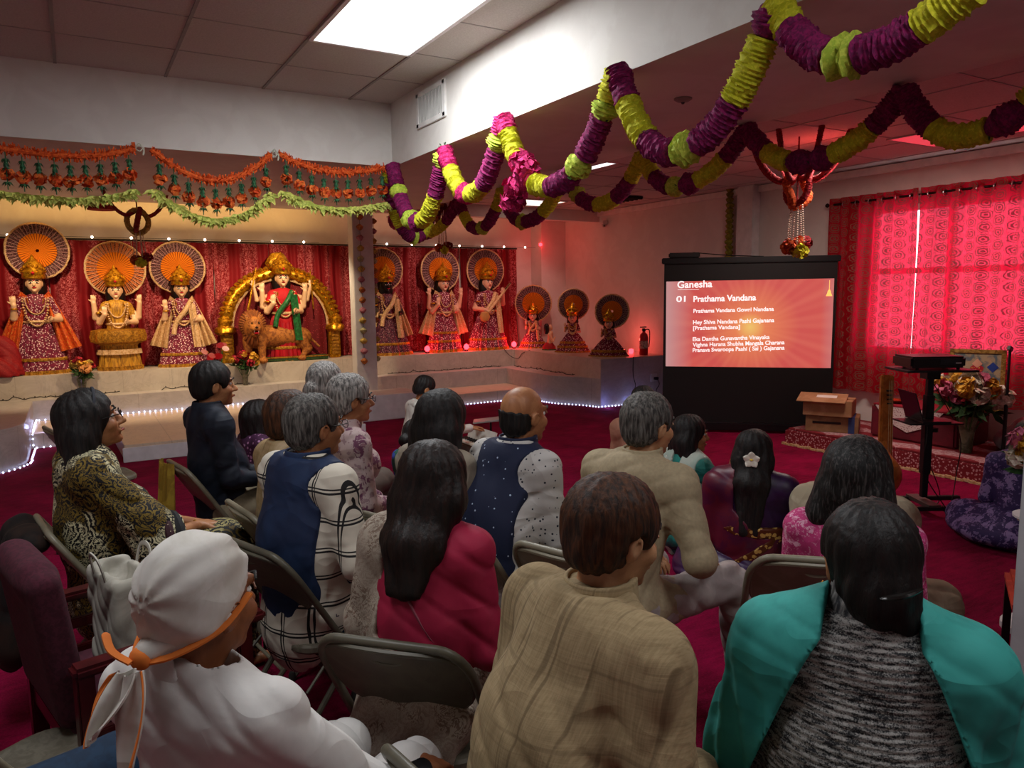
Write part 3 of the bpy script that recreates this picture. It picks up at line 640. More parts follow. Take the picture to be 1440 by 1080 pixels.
# ---------------------------------------------------------------- thin vertical flower strings
def fstring(label,top,L,cols,n,r,parent_mat=DW):
    t=thing('flower_string',label,'flower string',top); MB().tube([(0,0,0),(0,0,-L)],.003,5).ob('thread',parent_mat,t)
    for k in range(n):
        c=(0,0,-L*(k+.6)/n); m=cols[k%len(cols)]; MB().lathe([(r*.3,r*.9),(r,.25*r),(r*.95,-.2*r),(r*.4,-r*.8)],c,10,.16,k).ob('blossom',m,t)
    return t
CR=M('b79a48','noise','8f7434',s=30); CP=M('a86a78','noise','8a4c5c',s=30); CW=M('a49d78','noise','857c58',s=30); CO=M('a9682e','noise','8a4c20',s=30)
fstring('cream, pink and ochre flower string hanging down the front of the white column',(at(505,296,Y=10.25)),2.17,[CO,CO,CP,CR,CW,CR,CP],15,.05)
fstring('matching flower string on the right side of the white column',(3.77,10.33,2.8),2.1,[CO,CP,CR,CR,CW],15,.045)
fstring('yellow flower string hanging down the window wall beside the pilaster',at(1027,262,X=7.76),1.05,[M('8f8a2a','noise','6f6a18',s=30)],15,.055)
# ---------------------------------------------------------------- hanging ornaments
RT=M('9c1420','noise','6e0c16',s=70,bump=.5,rough=.85); OT=M('cf5a1e','noise','a83c14',s=60,bump=.5,rough=.85)
def ornament(label,c,s,col1,col2,arms=8,dark=False):
    t=thing('hanging_flower_ornament',label,'hanging ornament',c); c=Vector(c); rr=random.Random(4)
    for k in range(arms):
        a=2*PI*k/arms+.3; d=Vector((math.cos(a),math.sin(a),0)); 
        P=catmull([Vector((0,0,-.32*s)),d*.16*s+Vector((0,0,-.38*s)),d*.33*s+Vector((0,0,-.24*s)),d*.45*s+Vector((0,0,.02*s))],6)
        ruffle(P,.024*s,k).ob('tinsel_arm',col1,t)
    P=[Vector((.13*s*math.cos(a),.03*math.sin(3*a),-.46*s+.15*s*math.sin(a))) for a in [2*PI*k/20 for k in range(21)]]; ruffle(P,.035*s,9).ob('marigold_ring',col2,t)
    P=[Vector((.03*math.sin(a),.12*s*math.cos(a),-.44*s+.15*s*math.sin(a))) for a in [2*PI*k/20 for k in range(21)]]; ruffle(P,.03*s,8).ob('red_ring',col1,t)
    MB().tube([(0,0,(ZS if c[0]<XS else ZT)-c[2]),(0,0,-.6*s)],.008,6).ob('stem',col1,t)
    for k in range(6):
        a=k; p=Vector((.05*s*math.cos(a),.05*s*math.sin(a),-.6*s)); q=p*1.5; q.z=-.92*s
        m=MB(); [m.lathe([(.002,-.008),(.009,0),(.002,.008)],tuple(p.lerp(q,j/16)),6) for j in range(17)]; m.ob('bead_string',M('b9a898','plain',rough=.4),t)
    for k,(dx,dy,mm) in enumerate([(.05,0,OT),(-.07,.02,OT),(.0,-.06,YEL),(.09,-.03,RT),(-.02,.05,RT),(.02,0,YEL)]): cluster('blossom',mm,(dx*s,dy*s,-(.93+.035*(k%3))*s),.05*s,40,t,k,.03*s)
    return t
o=at(1118,170,Z=ZT); ornament('big red tinsel ornament with an orange ring hanging left of the red window curtain',(o.x+.55,o.y+.4,ZT-.0),1.0,RT,OT)
ornament('hanging ornament with flower rings and bead strings in front of the gold seated statue',(at(190,262,Y=9.6)),.85,M('93281c','noise','7a1810',s=60,bump=.5),CR,2)
ornament('dark red hanging ornament above the statue right of the white column',(at(621,262,Y=9.4)),.85,M('7a1420','noise','5a0c16',s=60,bump=.5),CO,7)
t=thing('hanging_umbrella_rim','red scalloped rim hanging just below the soffit edge above the left statues','hanging ornament',at(142,288,Y=10.2))
MB().lathe([(.1,-.0),(.14,-.02),(.15,-.06),(.1,-.05)],n=30,wave=.03,wn=10).ob('rim',RT,t); MB().tube([(0,0,ZS-t.location.z),(0,0,-.05)],.006,6).ob('stem',RT,t)
# security camera
t=thing('security_camera','small white camera under the corner of the bulkhead on the pink wall','camera',(7.765,10.2,2.80)); MB().box((0,0,.035),(.05,.05,.03)).ob('mount',WHITE,t,bevel=.01); MB().lathe([(.002,-.05),(.03,-.04),(.04,-.01),(.04,.02)],n=16).ob('dome',M('b8b0ac','plain',rough=.3),t); MB().box((-.02,-.035,-.025),(.012,.012,.012)).ob('lens',M('0c0c0c','plain',rough=.2),t,bevel=.003)
# ================================================================ SCREEN
pL,pR=at(931,603,Z=.02),at(1168,608,Z=.02); dr=(pR-pL); wS=dr.length; ux=dr.normalized(); rz=math.atan2(ux.y,ux.x)
BLK=M('0b0a0c','plain',rough=.55); BK2=M('131215','plain',rough=.35)
t=thing('projection_screen','large floor standing black bordered screen showing orange song lyrics','projector screen',((pL+pR)/2),rz)
t.location.z=0; HS=2.02; hw=wS/2
def slidemat():
    n=NT('lyrics_slide'); u=n.xyz(n.co('UV')); x,y=u[0],u[1]
    dx=n.mt('SUBTRACT',x,.515); dy=n.mt('MULTIPLY',n.mt('SUBTRACT',y,.46),.55); r=n.mt('SQRT',n.mt('ADD',n.mt('POWER',dx,2),n.mt('POWER',dy,2)))
    a=n.mt('ARCTAN2',dy,dx); ray=n.mt('ADD',n.mt('SINE',n.mt('MULTIPLY',a,17)),n.mt('SINE',n.mt('ADD',n.mt('MULTIPLY',a,41),1)))
    base=n.mix(n.mt('MULTIPLY',n.ramp(ray,-1.2,2),.35),(.70,.085,.075,1),(.86,.2,.13,1))
    base=n.mix(n.ramp(r,.30,.0),base,(1,.30,.10,1)); base=n.mix(n.ramp(r,.09,0),base,(1,.62,.16,1))
    g=n.ramp(x,.17,.0); base=n.mix(n.mt('MULTIPLY',g,.85),base,(.62,.36,.36,1)); g2=n.ramp(x,.93,1.0); base=n.mix(n.mt('MULTIPLY',g2,.4),base,(.6,.3,.3,1))
    n.fin(tuple([.05]*3),.8); n.put(n.b.inputs['Emission Color'],base); n.b.inputs['Emission Strength'].default_value=.72; return n.m
MB().box((0,.0,HS/2+.06),(hw,.006,HS/2-.06)).ob('black_border_fabric',BLK,t,smooth=False)
def sp_(px,py):
    "local coordinates on the screen plane of a photo pixel"
    nrm=Vector((-ux.y,ux.x,0)); o=Vector(t.location); d=FV+RV*((px-720)/CF)-UV*((py-540)/CF); k=(o-Vector((0,0,CH))).dot(nrm)/d.dot(nrm); p=Vector((0,0,CH))+d*k-o
    return p.dot(ux),p.z
c4=[sp_(*p) for p in ((936,515),(1168,517.5),(1173,391.5),(937,396))]
me=bpy.data.meshes.new('image'); me.from_pydata([(x,-.0075,z) for x,z in c4],[],[(0,1,2,3)]); uv=me.uv_layers.new(); [setattr(uv.data[i],'uv',q) for i,q in enumerate([(0,0),(1,0),(1,1),(0,1)])]
link('projected_slide',me,slidemat(),t)
x,z=sp_(1055,368); MB().box((0,0,HS+.02),(hw+.03,.035,.035)).ob('top_bar',BK2,t,bevel=.008); MB().box((0,-.01,.07),(hw+.0,.05,.045)).ob('bottom_case',BK2,t,bevel=.012)
for s in (-1,1): MB().box((s*(hw-.25),-.1,.02),(.03,.28,.018)).ob('foot',BK2,t,bevel=.006)
MB().box((0,.04,HS/2),(.02,.015,HS/2)).ob('support_post',BK2,t)
TXT=emis('slide_text',(1,.93,.93),.72)
def text(s,px,py,hpx,wpx,name='text_line',mat=TXT,par=None,bold=.012):
    cu=bpy.data.curves.new('t','FONT'); cu.body=s; cu.size=1; cu.offset=bold; o=bpy.data.objects.new('t',cu); COL.objects.link(o)
    dg=bpy.context.evaluated_depsgraph_get(); me=bpy.data.meshes.new_from_object(o.evaluated_get(dg)); bpy.data.objects.remove(o)
    xs=[v.co.x for v in me.vertices]; x0,x1=min(xs),max(xs); a=sp_(px,py); b=sp_(px+wpx,py-.028*wpx); hh=sp_(px,py-hpx)[1]-a[1]
    sx=(b[0]-a[0])/(x1-x0); sy=hh/.70
    for v in me.vertices: q=(v.co.x-x0)*sx; v.co=Vector((a[0]+q,-.0095,a[1]+v.co.y*sy+q*(b[1]-a[1])/(b[0]-a[0])))
    return link(name,me,mat,par or t)
text('Ganesha',952.5,405,9.5,49,bold=.02); text('01',951,424.5,8,13,bold=.025); text('Prathama Vandana',975,424.5,8.2,88,bold=.025)
for s,px,py,h,wd in [('Prathama Vandana Gowri Nandana',975,440,5.4,113),('Hey Shiva Nandana Pashi Gajanana',974.5,456,5.6,114),('[Prathama Vandana]',974.5,464,5.4,66),('Eka Dantha Gunavantha Vinayaka',974,479.5,5.4,108),('Vighna Harana Shubha Mangala Charana',974,487.5,5.4,129),('Pranava Swaroopa Paahi ( Sai ) Gajanana',974,495,5.4,129)]: text(s,px,py,h,wd,bold=.022)
a=sp_(1166.5,394); b=sp_(1166.5,409); gm=emis('bell_gold',(1,.5,.12),.9)
MB().box(((a[0]),-.009,(a[1]+b[1])/2),(.003,.001,abs(a[1]-b[1])/2)).ob('bell_chain',gm,t,smooth=False)
MB().plate([(a[0]+dx,b[1]+dz) for dx,dz in [(-.034,-.06),(.034,-.06),(.03,-.045),(.022,-.03),(.016,0),(0,.02),(-.016,0),(-.022,-.03),(-.03,-.045)]],.002,Matrix.Translation((0,-.009,0))).ob('bell_symbol',gm,t,smooth=False)
a=sp_(953,407.5); b=sp_(983,407); MB().box(((a[0]+b[0])/2,-.009,a[1]),((b[0]-a[0])/2,.001,.002)).ob('underline',TXT,t,smooth=False)
q=sp_(962,368); p=Vector(t.location)+ux*(q[0])+Vector((0,0,HS+.055))
t2=thing('soundbar','small black speaker case lying on top of the projection screen','speaker',p,rz); MB().box((0,0,.03),(.18,.05,.03)).ob('case',BK2,t2,bevel=.012); MB().box((0,-.052,.03),(.16,.003,.02)).ob('grille',BLK,t2)
MB().tube([(.1,0,.06),(.5,.01,.02),(.9,.0,.0)],.006,5).ob('cable',BLK,t2)
t=thing('fire_extinguisher','red fire extinguisher beside the left edge of the screen','fire extinguisher',(7.55,8.9,.71)); RX=M('b0121c','plain',rough=.3)
MB().lathe([(.06,0),(.068,.01),(.068,.27),(.055,.32),(.025,.345),(.022,.36)],n=20).ob('cylinder',RX,t); MB().lathe([(.022,.36),(.03,.375),(.03,.4),(.015,.41)],n=12).ob('valve',BK2,t)
MB().box((-.03,-.02,.43),(.055,.012,.008)).ob('lever',BK2,t); MB().tube(catmull([(.02,0,.39),(.09,-.02,.38),(.1,-.02,.25),(.085,-.02,.12)]),.009,8).ob('hose',BLK,t)
MB().lathe([(.0695,.1),(.0695,.22)],n=20).ob('label_band',M('c9b8b0','noise','8a6a66',s=40),t)
# ================================================================ STATUES
MRN=M('640c2c','vdots','e6c4c4','7a1038',s=46,a=.33,rough=.6); MRD=M('3c0a22','vdots','c99aa0','54102c',s=60,a=.26,rough=.6)
GOLDC=M('c08a2c','noise','8a5c18',s=40,rough=.45,metal=.45,bump=.3); GOLD=M('d9a428','noise','a06a10',s=30,rough=.32,metal=.8,bump=.5)
ORS=M('d0541c','vdots','e0a040','b83c18',s=70,a=.3,rough=.6); YST=M('d09a2c','streak','4a1c14',s=60,a=.52,rough=.6); CRM=M('d6b48c','noise','b8905c',s=50,rough=.6)
SKS=M('e0b890','plain',s=4,rough=.35); SKP=M('d8a488','plain',s=4,rough=.35); SKB=M('141014','plain',s=4,rough=.3); INK=M('120c0c','plain',rough=.4); LIP=M('b01828','plain',rough=.4); EYW=M('e8e4dc','plain',rough=.3)
def halomat(inner,outer,spk,n0=40):
    n=NT('halo_pleats'); q=n.xyz(n.co()); a=n.mt('ARCTAN2',q[2],q[0]); r=n.mt('SQRT',n.mt('ADD',n.mt('POWER',q[0],2),n.mt('POWER',q[2],2)))
    s=n.mt('SINE',n.mt('MULTIPLY',a,n0)); c=n.mix(n.ramp(s,-.5,-.95),lin(inner),lin(outer)); g=n.mt('GREATER_THAN',n.noise(n.co(),90,2),.54)
    c=n.mix(n.mt('MULTIPLY',g,.5 if spk else 0),c,lin('e8c8b8')); return n.fin(c,.6)
HIN=halomat('e8901c','8a2a10',0); HOUT=halomat('4a0c24','b88890',1,44); HOUT2=halomat('c87838','4a1420',1,40)
def halo(t,c,R,ri=.62,outer=HOUT):
    def ring(r0,r1,y0,name,m,par):
        n=160; vs=[];fs=[]
        for k in range(n):
            a=2*PI*k/n; d=.012*(1 if k%2 else -1)
            for r,yy in ((r0,0),(r1,1)):
                for s in (0,.02): vs.append((r*math.cos(a),y0+d*(r/R)+s,r*math.sin(a)))
        for k in range(n):
            b=4*k; e=4*((k+1)%n); fs+=[(b,b+2,e+2,e),(b+1,e+1,e+3,b+3),(b,e,e+1,b+1),(b+2,b+3,e+3,e+2)]
        o=MB().add(vs,fs).ob(name,m,par,smooth=False); return o
    h=ring(.02,R*ri,-.02,'halo_fan',HIN,t); h.location=c; h2=ring(R*ri-.005,R*.97,0,'halo_border',outer,t); h2.location=c
    P=[(R*math.cos(2*PI*k/60),0.01,R*math.sin(2*PI*k/60)) for k in range(60)]; o=MB().tube(P,.014,6,closed=True,rough=.4,seed=3).ob('halo_trim',CRM,t); o.location=c
def face(t,c,h,skin,look=0):
    "statue head: h = half height"
    c=np.array(c); b=Blob(.007 if h>.08 else .006)
    b.ell(c,(h*.74,h*.75,h),.01).ell(c+(0,-h*.2,-h*.35),(h*.55,h*.55,h*.6),.02).cone(c+(0,-h*.68,h*.05),c+(0,-h*.88,-h*.22),h*.08,h*.13,.012)
    b.cone(c+(0,0,-h*.6),c+(0,.01,-h*1.5),h*.38,h*.42,.02); b.ell(c+(0,-h*.68,-h*.8),(h*.2,h*.15,h*.15),.02)
    for s in(-1,1): b.ell(c+(s*h*.72,0,-h*.1),(h*.1,h*.2,h*.3),.01)
    b.field(.02); hd=b.ob('head',skin,t)
    for s in (-1,1):
        MB().lathe([(.001,-h*.09),(h*.17,-h*.04),(h*.17,h*.04),(.001,h*.09)],n=10,sx=1,sy=.5).ob('eye',EYW,hd,loc=tuple(c+(s*h*.28,-h*.74,h*.04)))
        MB().lathe([(.001,-h*.09),(h*.08,-h*.05),(h*.08,h*.05),(.001,h*.09)],n=8,sy=.6).ob('pupil',INK,hd,loc=tuple(c+(s*h*.28,-h*.80,h*.04)))
        MB().tube([c+(s*h*.1,-h*.76,h*.2),c+(s*h*.28,-h*.76,h*.27),c+(s*h*.45,-h*.68,h*.2)],h*.035,5).ob('eyebrow',INK,hd)
    MB().tube([c+(-h*.2,-h*.76,-h*.47),c+(0,-h*.84,-h*.5),c+(h*.2,-h*.76,-h*.47)],[h*.03,h*.07,h*.03],6).ob('lips',LIP,hd)
    MB().lathe([(.001,-.003),(h*.09,0),(.001,.003)],n=8).ob('forehead_mark',LIP,hd,loc=tuple(c+(0,-h*.76,h*.3)),rot=(PI/2,0,0)); return hd
def hand_small(b,w,d,r):
    w=np.array(w);d=np.array(d)/np.linalg.norm(d); sd=np.cross(d,(0,1,0)); sd/=np.linalg.norm(sd)+1e-9
    b.cone(w,w+d*r*2.2,r*.9,r*1.1,.01,sq=((0,1,0),.6))
    for k in range(4): p=w+d*r*2+sd*r*(k-1.5)*.62; b.cone(p,p+d*r*(2.0-.15*abs(k-1.4)),r*.34,r*.24,.004)
    b.cone(w+d*r*.8+sd*r*.9,w+d*r*1.7+sd*r*1.9,r*.36,r*.28,.006)
def crown(t,c,h,big=1):
    m=MB().lathe([(h*.78,-h*.1),(h*.86,0),(h*.84,h*.3),(h*.95,h*.45),(h*.8,h*.6),(h*.75,h*1.0),(h*.5,h*1.25),(h*.3,h*1.5),(h*.16,h*1.6),(h*.08,h*1.85),(.001,h*1.9)],c,18)
    for k in range(9):
        a=PI*k/8; m.lathe([(.001,-h*.12),(h*.13,0),(.001,h*.16)],(c[0]-h*.85*math.cos(a),c[1]-h*.5*math.sin(a)-h*.3,c[2]+h*.5+h*.45*math.sin(a)),6)
    o=m.ob('crown',GOLD,t)
    MB().lathe([(.001,-h*.16),(h*.15,0),(.001,h*.16)],(c[0],c[1]-h*.9,c[2]+h*.35),8).ob('crown_jewel',LIP,o); return o
def skirt(t,r0,r1,z0,z1,m,band=.14,name='skirt',gold=GOLDC,nw=22,sy=.58,tiers=0):
    pr=[]; N=14
    for k in range(N+1):
        u=k/N; r=r1+(r0-r1)*(1-u)**.8 if r0>r1 else r0+(r1-r0)*u; pr.append((r,z0+(z1-z0)*u))
    b=max(1,int(N*band)); lo=MB().lathe(pr[b:],n=88,sy=sy,wave=.045,wn=nw).ob(name,m,t)
    MB().lathe([(r*1.02,z) for r,z in pr[:b+1]],n=88,sy=sy,wave=.05,wn=nw).ob('gold_hem',gold,lo)
    for q in range(tiers):
        i=int(N*(.3+.25*q)); r,z=pr[i]; MB().lathe([(r*1.05,z-.02),(r*1.07,z),(r*1.03,z+.02)],n=66,sy=sy,wave=.04,wn=nw).ob('gold_band',gold,lo)
def statue(label,px,pyb,pyf,halo_px,halo_py,halo_r,plane,dark=MRN,skin=SKS,shawl=ORS,arms='bless',r0=.27,seat=False,sash=None,rz=0,top=None,hout=HOUT,hr=1,tiers=1,group='dressed altar statues'):
    pf=at(px,pyf,**plane); U=pf.z-.71; t=thing('altar_statue',label,'statue',(pf.x,pf.y,.71),rz,group)
    top=top or dark; h=.104*U*hr
    if seat:
        MB().lathe([(.2*U,0),(.24*U,.03),(.2*U,.3*U),(.235*U,.34*U),(.23*U,.4*U)],n=60,sy=.7,wave=.05,wn=15).ob('pedestal_drape',dark,t)
        MB().lathe([(.245*U,.33*U),(.31*U,.36*U),(.32*U,.42*U),(.3*U,.5*U),(.2*U,.52*U)],n=60,sy=.75,wave=.03,wn=20).ob('lap_skirt',GOLDC,t)
        MB().lathe([(.255*U,.0),(.25*U,.05*U)],n=60,sy=.75,wave=.06,wn=15).ob('gold_hem',GOLDC,t)
        MB().lathe([(.25*U,.2*U),(.24*U,.26*U)],n=60,sy=.75,wave=.05,wn=15).ob('gold_band',CRM,t); dark2=YST
    else: skirt(t,r0*U,.125*U,0,.57*U,dark,.12,tiers=tiers)
    b=Blob(.011); n=(0,1,0)
    b.cone((0,0,.5*U),(0,0,.62*U),.135*U,.115*U,.03,sq=(n,.7)).cone((0,0,.62*U),(0,0,.75*U),.12*U,.145*U,.03,sq=(n,.7)).cone((-.12*U,0,.79*U),(.12*U,0,.79*U),.06*U,.06*U,.03)
    for s in(-1,1): b.cone((s*.12*U,0,.81*U),(s*.19*U,-.01,.67*U),.05*U,.045*U,.015)
    b.field(.02).mod(lambda X,Y,Z: fold(X,Y,Z,.004,1.6)); bd=b.ob('bodice',top,t)
    MB().lathe([(.125*U,-.015*U),(.142*U,0),(.125*U,.02*U)],(0,0,.575*U),24,sy=.75).ob('waist_belt',CRM,bd)
    b=Blob(.009); r=.036*U
    def arm(s,e,w,d): b.cone((s*.17*U,0,.72*U),e,r*1.15,r*1.0,.01); b.cone(e,w,r,r*.75,.01); hand_small(b,w,d,r*.72)
    if arms=='bless': arm(-1,(-.215*U,-.03,.62*U),(-.2*U,-.1*U,.76*U),(-.1,0,1)); arm(1,(.21*U,-.03,.6*U),(.15*U,-.14*U,.6*U),(-.2,-.5,.1))
    if arms=='four':
        arm(-1,(-.24*U,-.02,.66*U),(-.25*U,-.06*U,.84*U),(0,0,1)); arm(1,(.24*U,-.02,.66*U),(.26*U,-.06*U,.84*U),(0,0,1)); arm(-1,(-.2*U,-.05,.6*U),(-.14*U,-.13*U,.7*U),(0,0,1)); arm(1,(.2*U,-.05,.6*U),(.12*U,-.15*U,.6*U),(-.2,-.5,.1))
    if arms=='veena': arm(-1,(-.23*U,-.03,.62*U),(-.13*U,-.15*U,.6*U),(.5,-.3,-.2)); arm(1,(.25*U,-.03,.68*U),(.2*U,-.12*U,.82*U),(0,0,1))
    b.cone((-.17*U,0,.72*U),(.17*U,0,.72*U),.04*U,.04*U,.01); b.field(.02); ar=b.ob('arms',skin,t)
    for s in(-1,1): MB().lathe([(r*.95,-.01),(r*1.1,0),(r*.95,.01)],n=14).ob('bangle',GOLD,ar,loc=(s*.2*U*(1 if s<0 else .8),-.085*U,(.72 if s<0 else .6)*U))
    face(t,(0,-.01,U),h,skin); crown(t,(0,-.005,U+h*.55),h*(1.28))
    MB().lathe([(h*.9,-h*1.6),(h*1.1,-h*.8),(h*1.0,0),(h*.8,h*.6),(h*.2,h*.9)],(0,h*.45,U),18,rough=.04,sy=.8).ob('hair',INK,t)
    # necklaces and flower garland
    for k,(L,m,rr_) in enumerate([(.10,GOLD,.009),(.17,CRM,.012),(.3,CRM,.016)]):
        P=[(.075*U*math.cos(a)*(1+.3*k),-(.075+.012*k)*U-.01,.83*U-L*U*math.sin(a)) for a in [PI*j/14 for j in range(15)]]
        m_=MB(); [m_.lathe([(.002,-rr_),(rr_,0),(.002,rr_)],p,7) for p in catmull(P,2)]; m_.ob('necklace',m,t)
    if shawl:
        for s in (-1,1):
            def fn(u,v,s=s):
                z=.86*U-(.62*U)*v; x=s*(.08*U+.17*U*u*(.3+v*.9)+.12*U*v); return (x,-.055*U+.03*math.sin(u*17+3*v)*(.3+v)+.05*U*u,z+.05*U*u)
            MB().grid(fn,26,14,.006).ob('shawl',shawl,t)
    if sash:
        P=catmull([(.1*U,-.06*U,.84*U),(.02*U,-.13*U,.72*U),(-.09*U,-.12*U,.57*U),(-.13*U,-.13*U,.42*U)],6); MB().tube(P,[.03*U]*len(P),10,flat=1).ob('sash',sash,t)
        def fn(u,v): return (.06*U+.09*U*u+.04*v,-.12*U-.05*U*v+.012*math.sin(9*u),.8*U-.55*U*v)
        MB().grid(fn,10,10,.008).ob('scarf_end',sash,t)
    hc=at(halo_px,halo_py,**plane); hr_=(at(halo_px+halo_r,halo_py,Y=hc.y)-at(halo_px,halo_py,Y=hc.y)).length*.93 if 'Y' in plane else halo_r*(hc.length)/CF
    dv=hc-Vector((pf.x,pf.y,.71)); dv=Matrix.Rotation(-rz,3,'Z')@dv; halo(t,(dv.x,.09*U,dv.z),hr_,outer=hout)
    return t,U
Yp=dict(Y=11.42)
t,U=statue('maroon dressed standing statue with a big orange shawl, leftmost on the altar',48,527,398,52,352,48,Yp,shawl=ORS)
statue('gold and orange dressed seated statue with four arms, second from the left on the altar',162,520,408,163,378,45,Yp,dark=YST,top=YST,shawl=None,arms='four',seat=True,hout=HOUT2)
statue('maroon dressed standing statue with a cream sash left of the golden arch',254,515,406,251,376,41,Yp,shawl=CRM,sash=CRM,r0=.31)
statue('black faced statue in maroon robes just right of the white column',543,500,401,541,379,30,Yp,dark=MRD,skin=SKB,sash=CRM,shawl=CRM,r0=.36)
statue('maroon and gold dressed statue below the small hanging ornament',623,497,399,623,380,28,Yp,skin=SKP,arms='four',shawl=CRM,r0=.28,tiers=2)
tv,U=statue('maroon dressed statue playing a long necked veena',685,493,397,687,380,27,Yp,skin=SKP,arms='veena',shawl=None,sash=CRM,r0=.33)
v=thing('veena','long necked wooden veena held diagonally by the maroon statue','veena',tv.location.copy()); 
MB().tube([(-.1*U,-.2*U,.56*U),(.3*U,-.17*U,.98*U)],[.028,.018],10).ob('neck',CRM,v); MB().lathe([(.001,-.09),(.07,-.07),(.1,0),(.07,.07),(.001,.09)],(-.16*U,-.21*U,.5*U),16,sy=.6).ob('gourd',M('b8854c','plain',rough=.3),v)
for k in range(5): MB().lathe([(.008,-.015),(.008,.015)],(.2*U+.02*k*U,-.2*U,.9*U+.02*k*U),6).ob('peg',INK,v)
def wz(px,py,X): return dict(X=X)
statue('small dancing statue with orange halo in the inner corner of the right wing',749,493,444,750,427,25,dict(X=6.98),skin=SKP,shawl=None,sash=CRM,r0=.42,rz=R_(-32),hr=1.5)
statue('small maroon statue with orange halo in the middle of the right wing',805,497,447,806,428,21,dict(X=7.0),skin=SKP,shawl=None,arms='bless',r0=.5,rz=R_(-38),hr=1.5,tiers=2)
statue('small dark haired statue in a wide maroon robe nearest the screen',856,503,455,860,438,23,dict(X=7.0),skin=SKP,shawl=None,sash=MRN,r0=.6,rz=R_(-42),hr=1.5)
# kneeling child-like figure
pf=at(772,460,X=6.95); t=thing('kneeling_figurine','small bare chested figurine with black hair between two wing statues','statue',(pf.x,pf.y,.71),R_(60)); U=pf.z-.71
b=Blob(.009).cone((0,0,.15*U),(0,-.03,.7*U),.11*U*1.6,.12*U*1.3,.03,sq=((0,1,0),.7)).cone((-.14*U,0,.68*U),(.14*U,0,.68*U),.06*U,.06*U,.03)
for s in(-1,1): b.cone((s*.18*U,0,.68*U),(s*.22*U,-.06,.4*U),.05*U,.045*U,.02).cone((s*.22*U,-.06,.4*U),(s*.03*U,-.26*U,.55*U),.045*U,.035*U,.02)
b.field(.02).ob('torso',SKS,t); face(t,(0,-.02,U),.12*U,SKS); MB().lathe([(.11*U,-.3*U),(.14*U,-.1*U),(.13*U,.08*U),(.05*U,.16*U)],(0,.04,U),16,sy=.9).ob('hair',INK,t)
MB().lathe([(.3*U,0),(.28*U,.15*U),(.17*U,.3*U),(.14*U,.33*U)],n=30,wave=.05,wn=9).ob('red_wrap',M('a8141c','plain'),t); MB().lathe([(.32*U,0),(.3*U,.05*U)],n=30).ob('green_hem',M('2c5a28','plain'),t)
# goddess in red under the golden arch, with lion
pf=at(396,391,**Yp); U=pf.z-.71
t,_=statue('goddess statue in a red sari with green sash standing under the golden arch',396,508,391,389,362,3,Yp,dark=M('b00c1c','streak','7c0814',s=25,rough=.4),top=M('b8101e','plain'),shawl=None,arms='four',sash=M('1c6a34','noise','124a24',s=30,rough=.5),r0=.24)
for ch in list(t.children):
    if ch.name.startswith('halo'): (bpy.data.objects.remove(ch))
for s in(-1,1):
    b=Blob(.01); e=(s*.3*U,.02,.74*U); b.cone((s*.12*U,.02,.8*U),e,.03*U,.028*U,.01).cone(e,(s*.34*U,-.03,.9*U),.026*U,.02*U,.01); hand_small(b,(s*.34*U,-.03,.9*U),(0,0,1),.02*U); b.field(.02).ob('rear_arm',SKS,t)
MB().tube([(-.42*U,-.05,.62*U),(-.3*U,-.05,1.12*U)],[.02,.006],8).ob('sword',GOLD,t); MB().tube([(.36*U,-.05,.62*U),(.34*U,-.05,1.1*U)],.01,8).ob('spear',GOLD,t)
cx=t.location.x+at(395,400,**Yp).x-pf.x
a=thing('golden_arch','ornate golden arch with pillars framing the red sari goddess','arch',(cx,11.5,.71)); RW=(at(480,430,Y=11.5)-at(312,430,Y=11.5)).length/2-.09; zt=at(395,384,Y=11.5).z-.71; zs=zt-RW
m=MB(); rr=random.Random(5)
P=[(RW*math.cos(PI-PI*k/40),0,zs+RW*math.sin(PI*k/40)) for k in range(41)]; ao=MB().tube(P,[.075+.012*(k%2) for k in range(41)],12,rough=.1,seed=2).ob('arch_band',GOLD,a)
for k in range(34): q=PI*(k+.5)/34; m.lathe([(.001,-.03),(.04,-.01),(.05,.02),(.001,.05)],((RW+.075)*math.cos(q),-.03,zs+(RW+.075)*math.sin(q)),7,.15,k)
for k in range(26): q=PI*(k+.5)/26; m.lathe([(.001,-.03),(.03,0),(.001,.03)],((RW-.0)*math.cos(q),-.085,zs+(RW)*math.sin(q)),7,.15,k)
m.ob('scallops',GOLD,ao)
MB().tube([((RW-.09)*math.cos(PI*k/30),0,zs+(RW-.09)*math.sin(PI*k/30)) for k in range(31)],.02,6).ob('inner_rim',CRM,ao)
for s in(-1,1):
    m=MB().bb(s*RW-.085,s*RW+.085,-.06,.06,0,zs); po=m.ob('pillar',GOLD,a,bevel=.015); m=MB()
    for k in range(9): m.box((s*RW,-.06,.08+zs*k/9.5),(.06,.02,.025))
    m.ob('carving',GOLDC,po,bevel=.008)
    MB().lathe([(.1,0),(.14,.04),(.13,.1),(.09,.13),(.11,.2),(.05,.28)],(s*(RW+.02),-.02,zs-.1),16,.12,4).ob('capital',GOLD,po)
MB().lathe([(.06,-.1),(.13,-.05),(.17,.04),(.15,.12),(.09,.19),(.001,.21)],(-.02,-.02,zt+.1),18,.1,8,sy=.5).ob('crest',GOLD,a)
tag(MB().grid(lambda u,v:((-1+2*u)*(RW-.1),.02*math.sin(40*u),(zs+math.sqrt(max(0,1-(2*u-1)**2))*(RW-.12))*v),60,8).ob('arch_backdrop',M('6a0814','vdots','b8404a',s=40,a=.2),loc=(cx,11.54,.71)),'dark red sequinned cloth filling the inside of the golden arch','cloth')
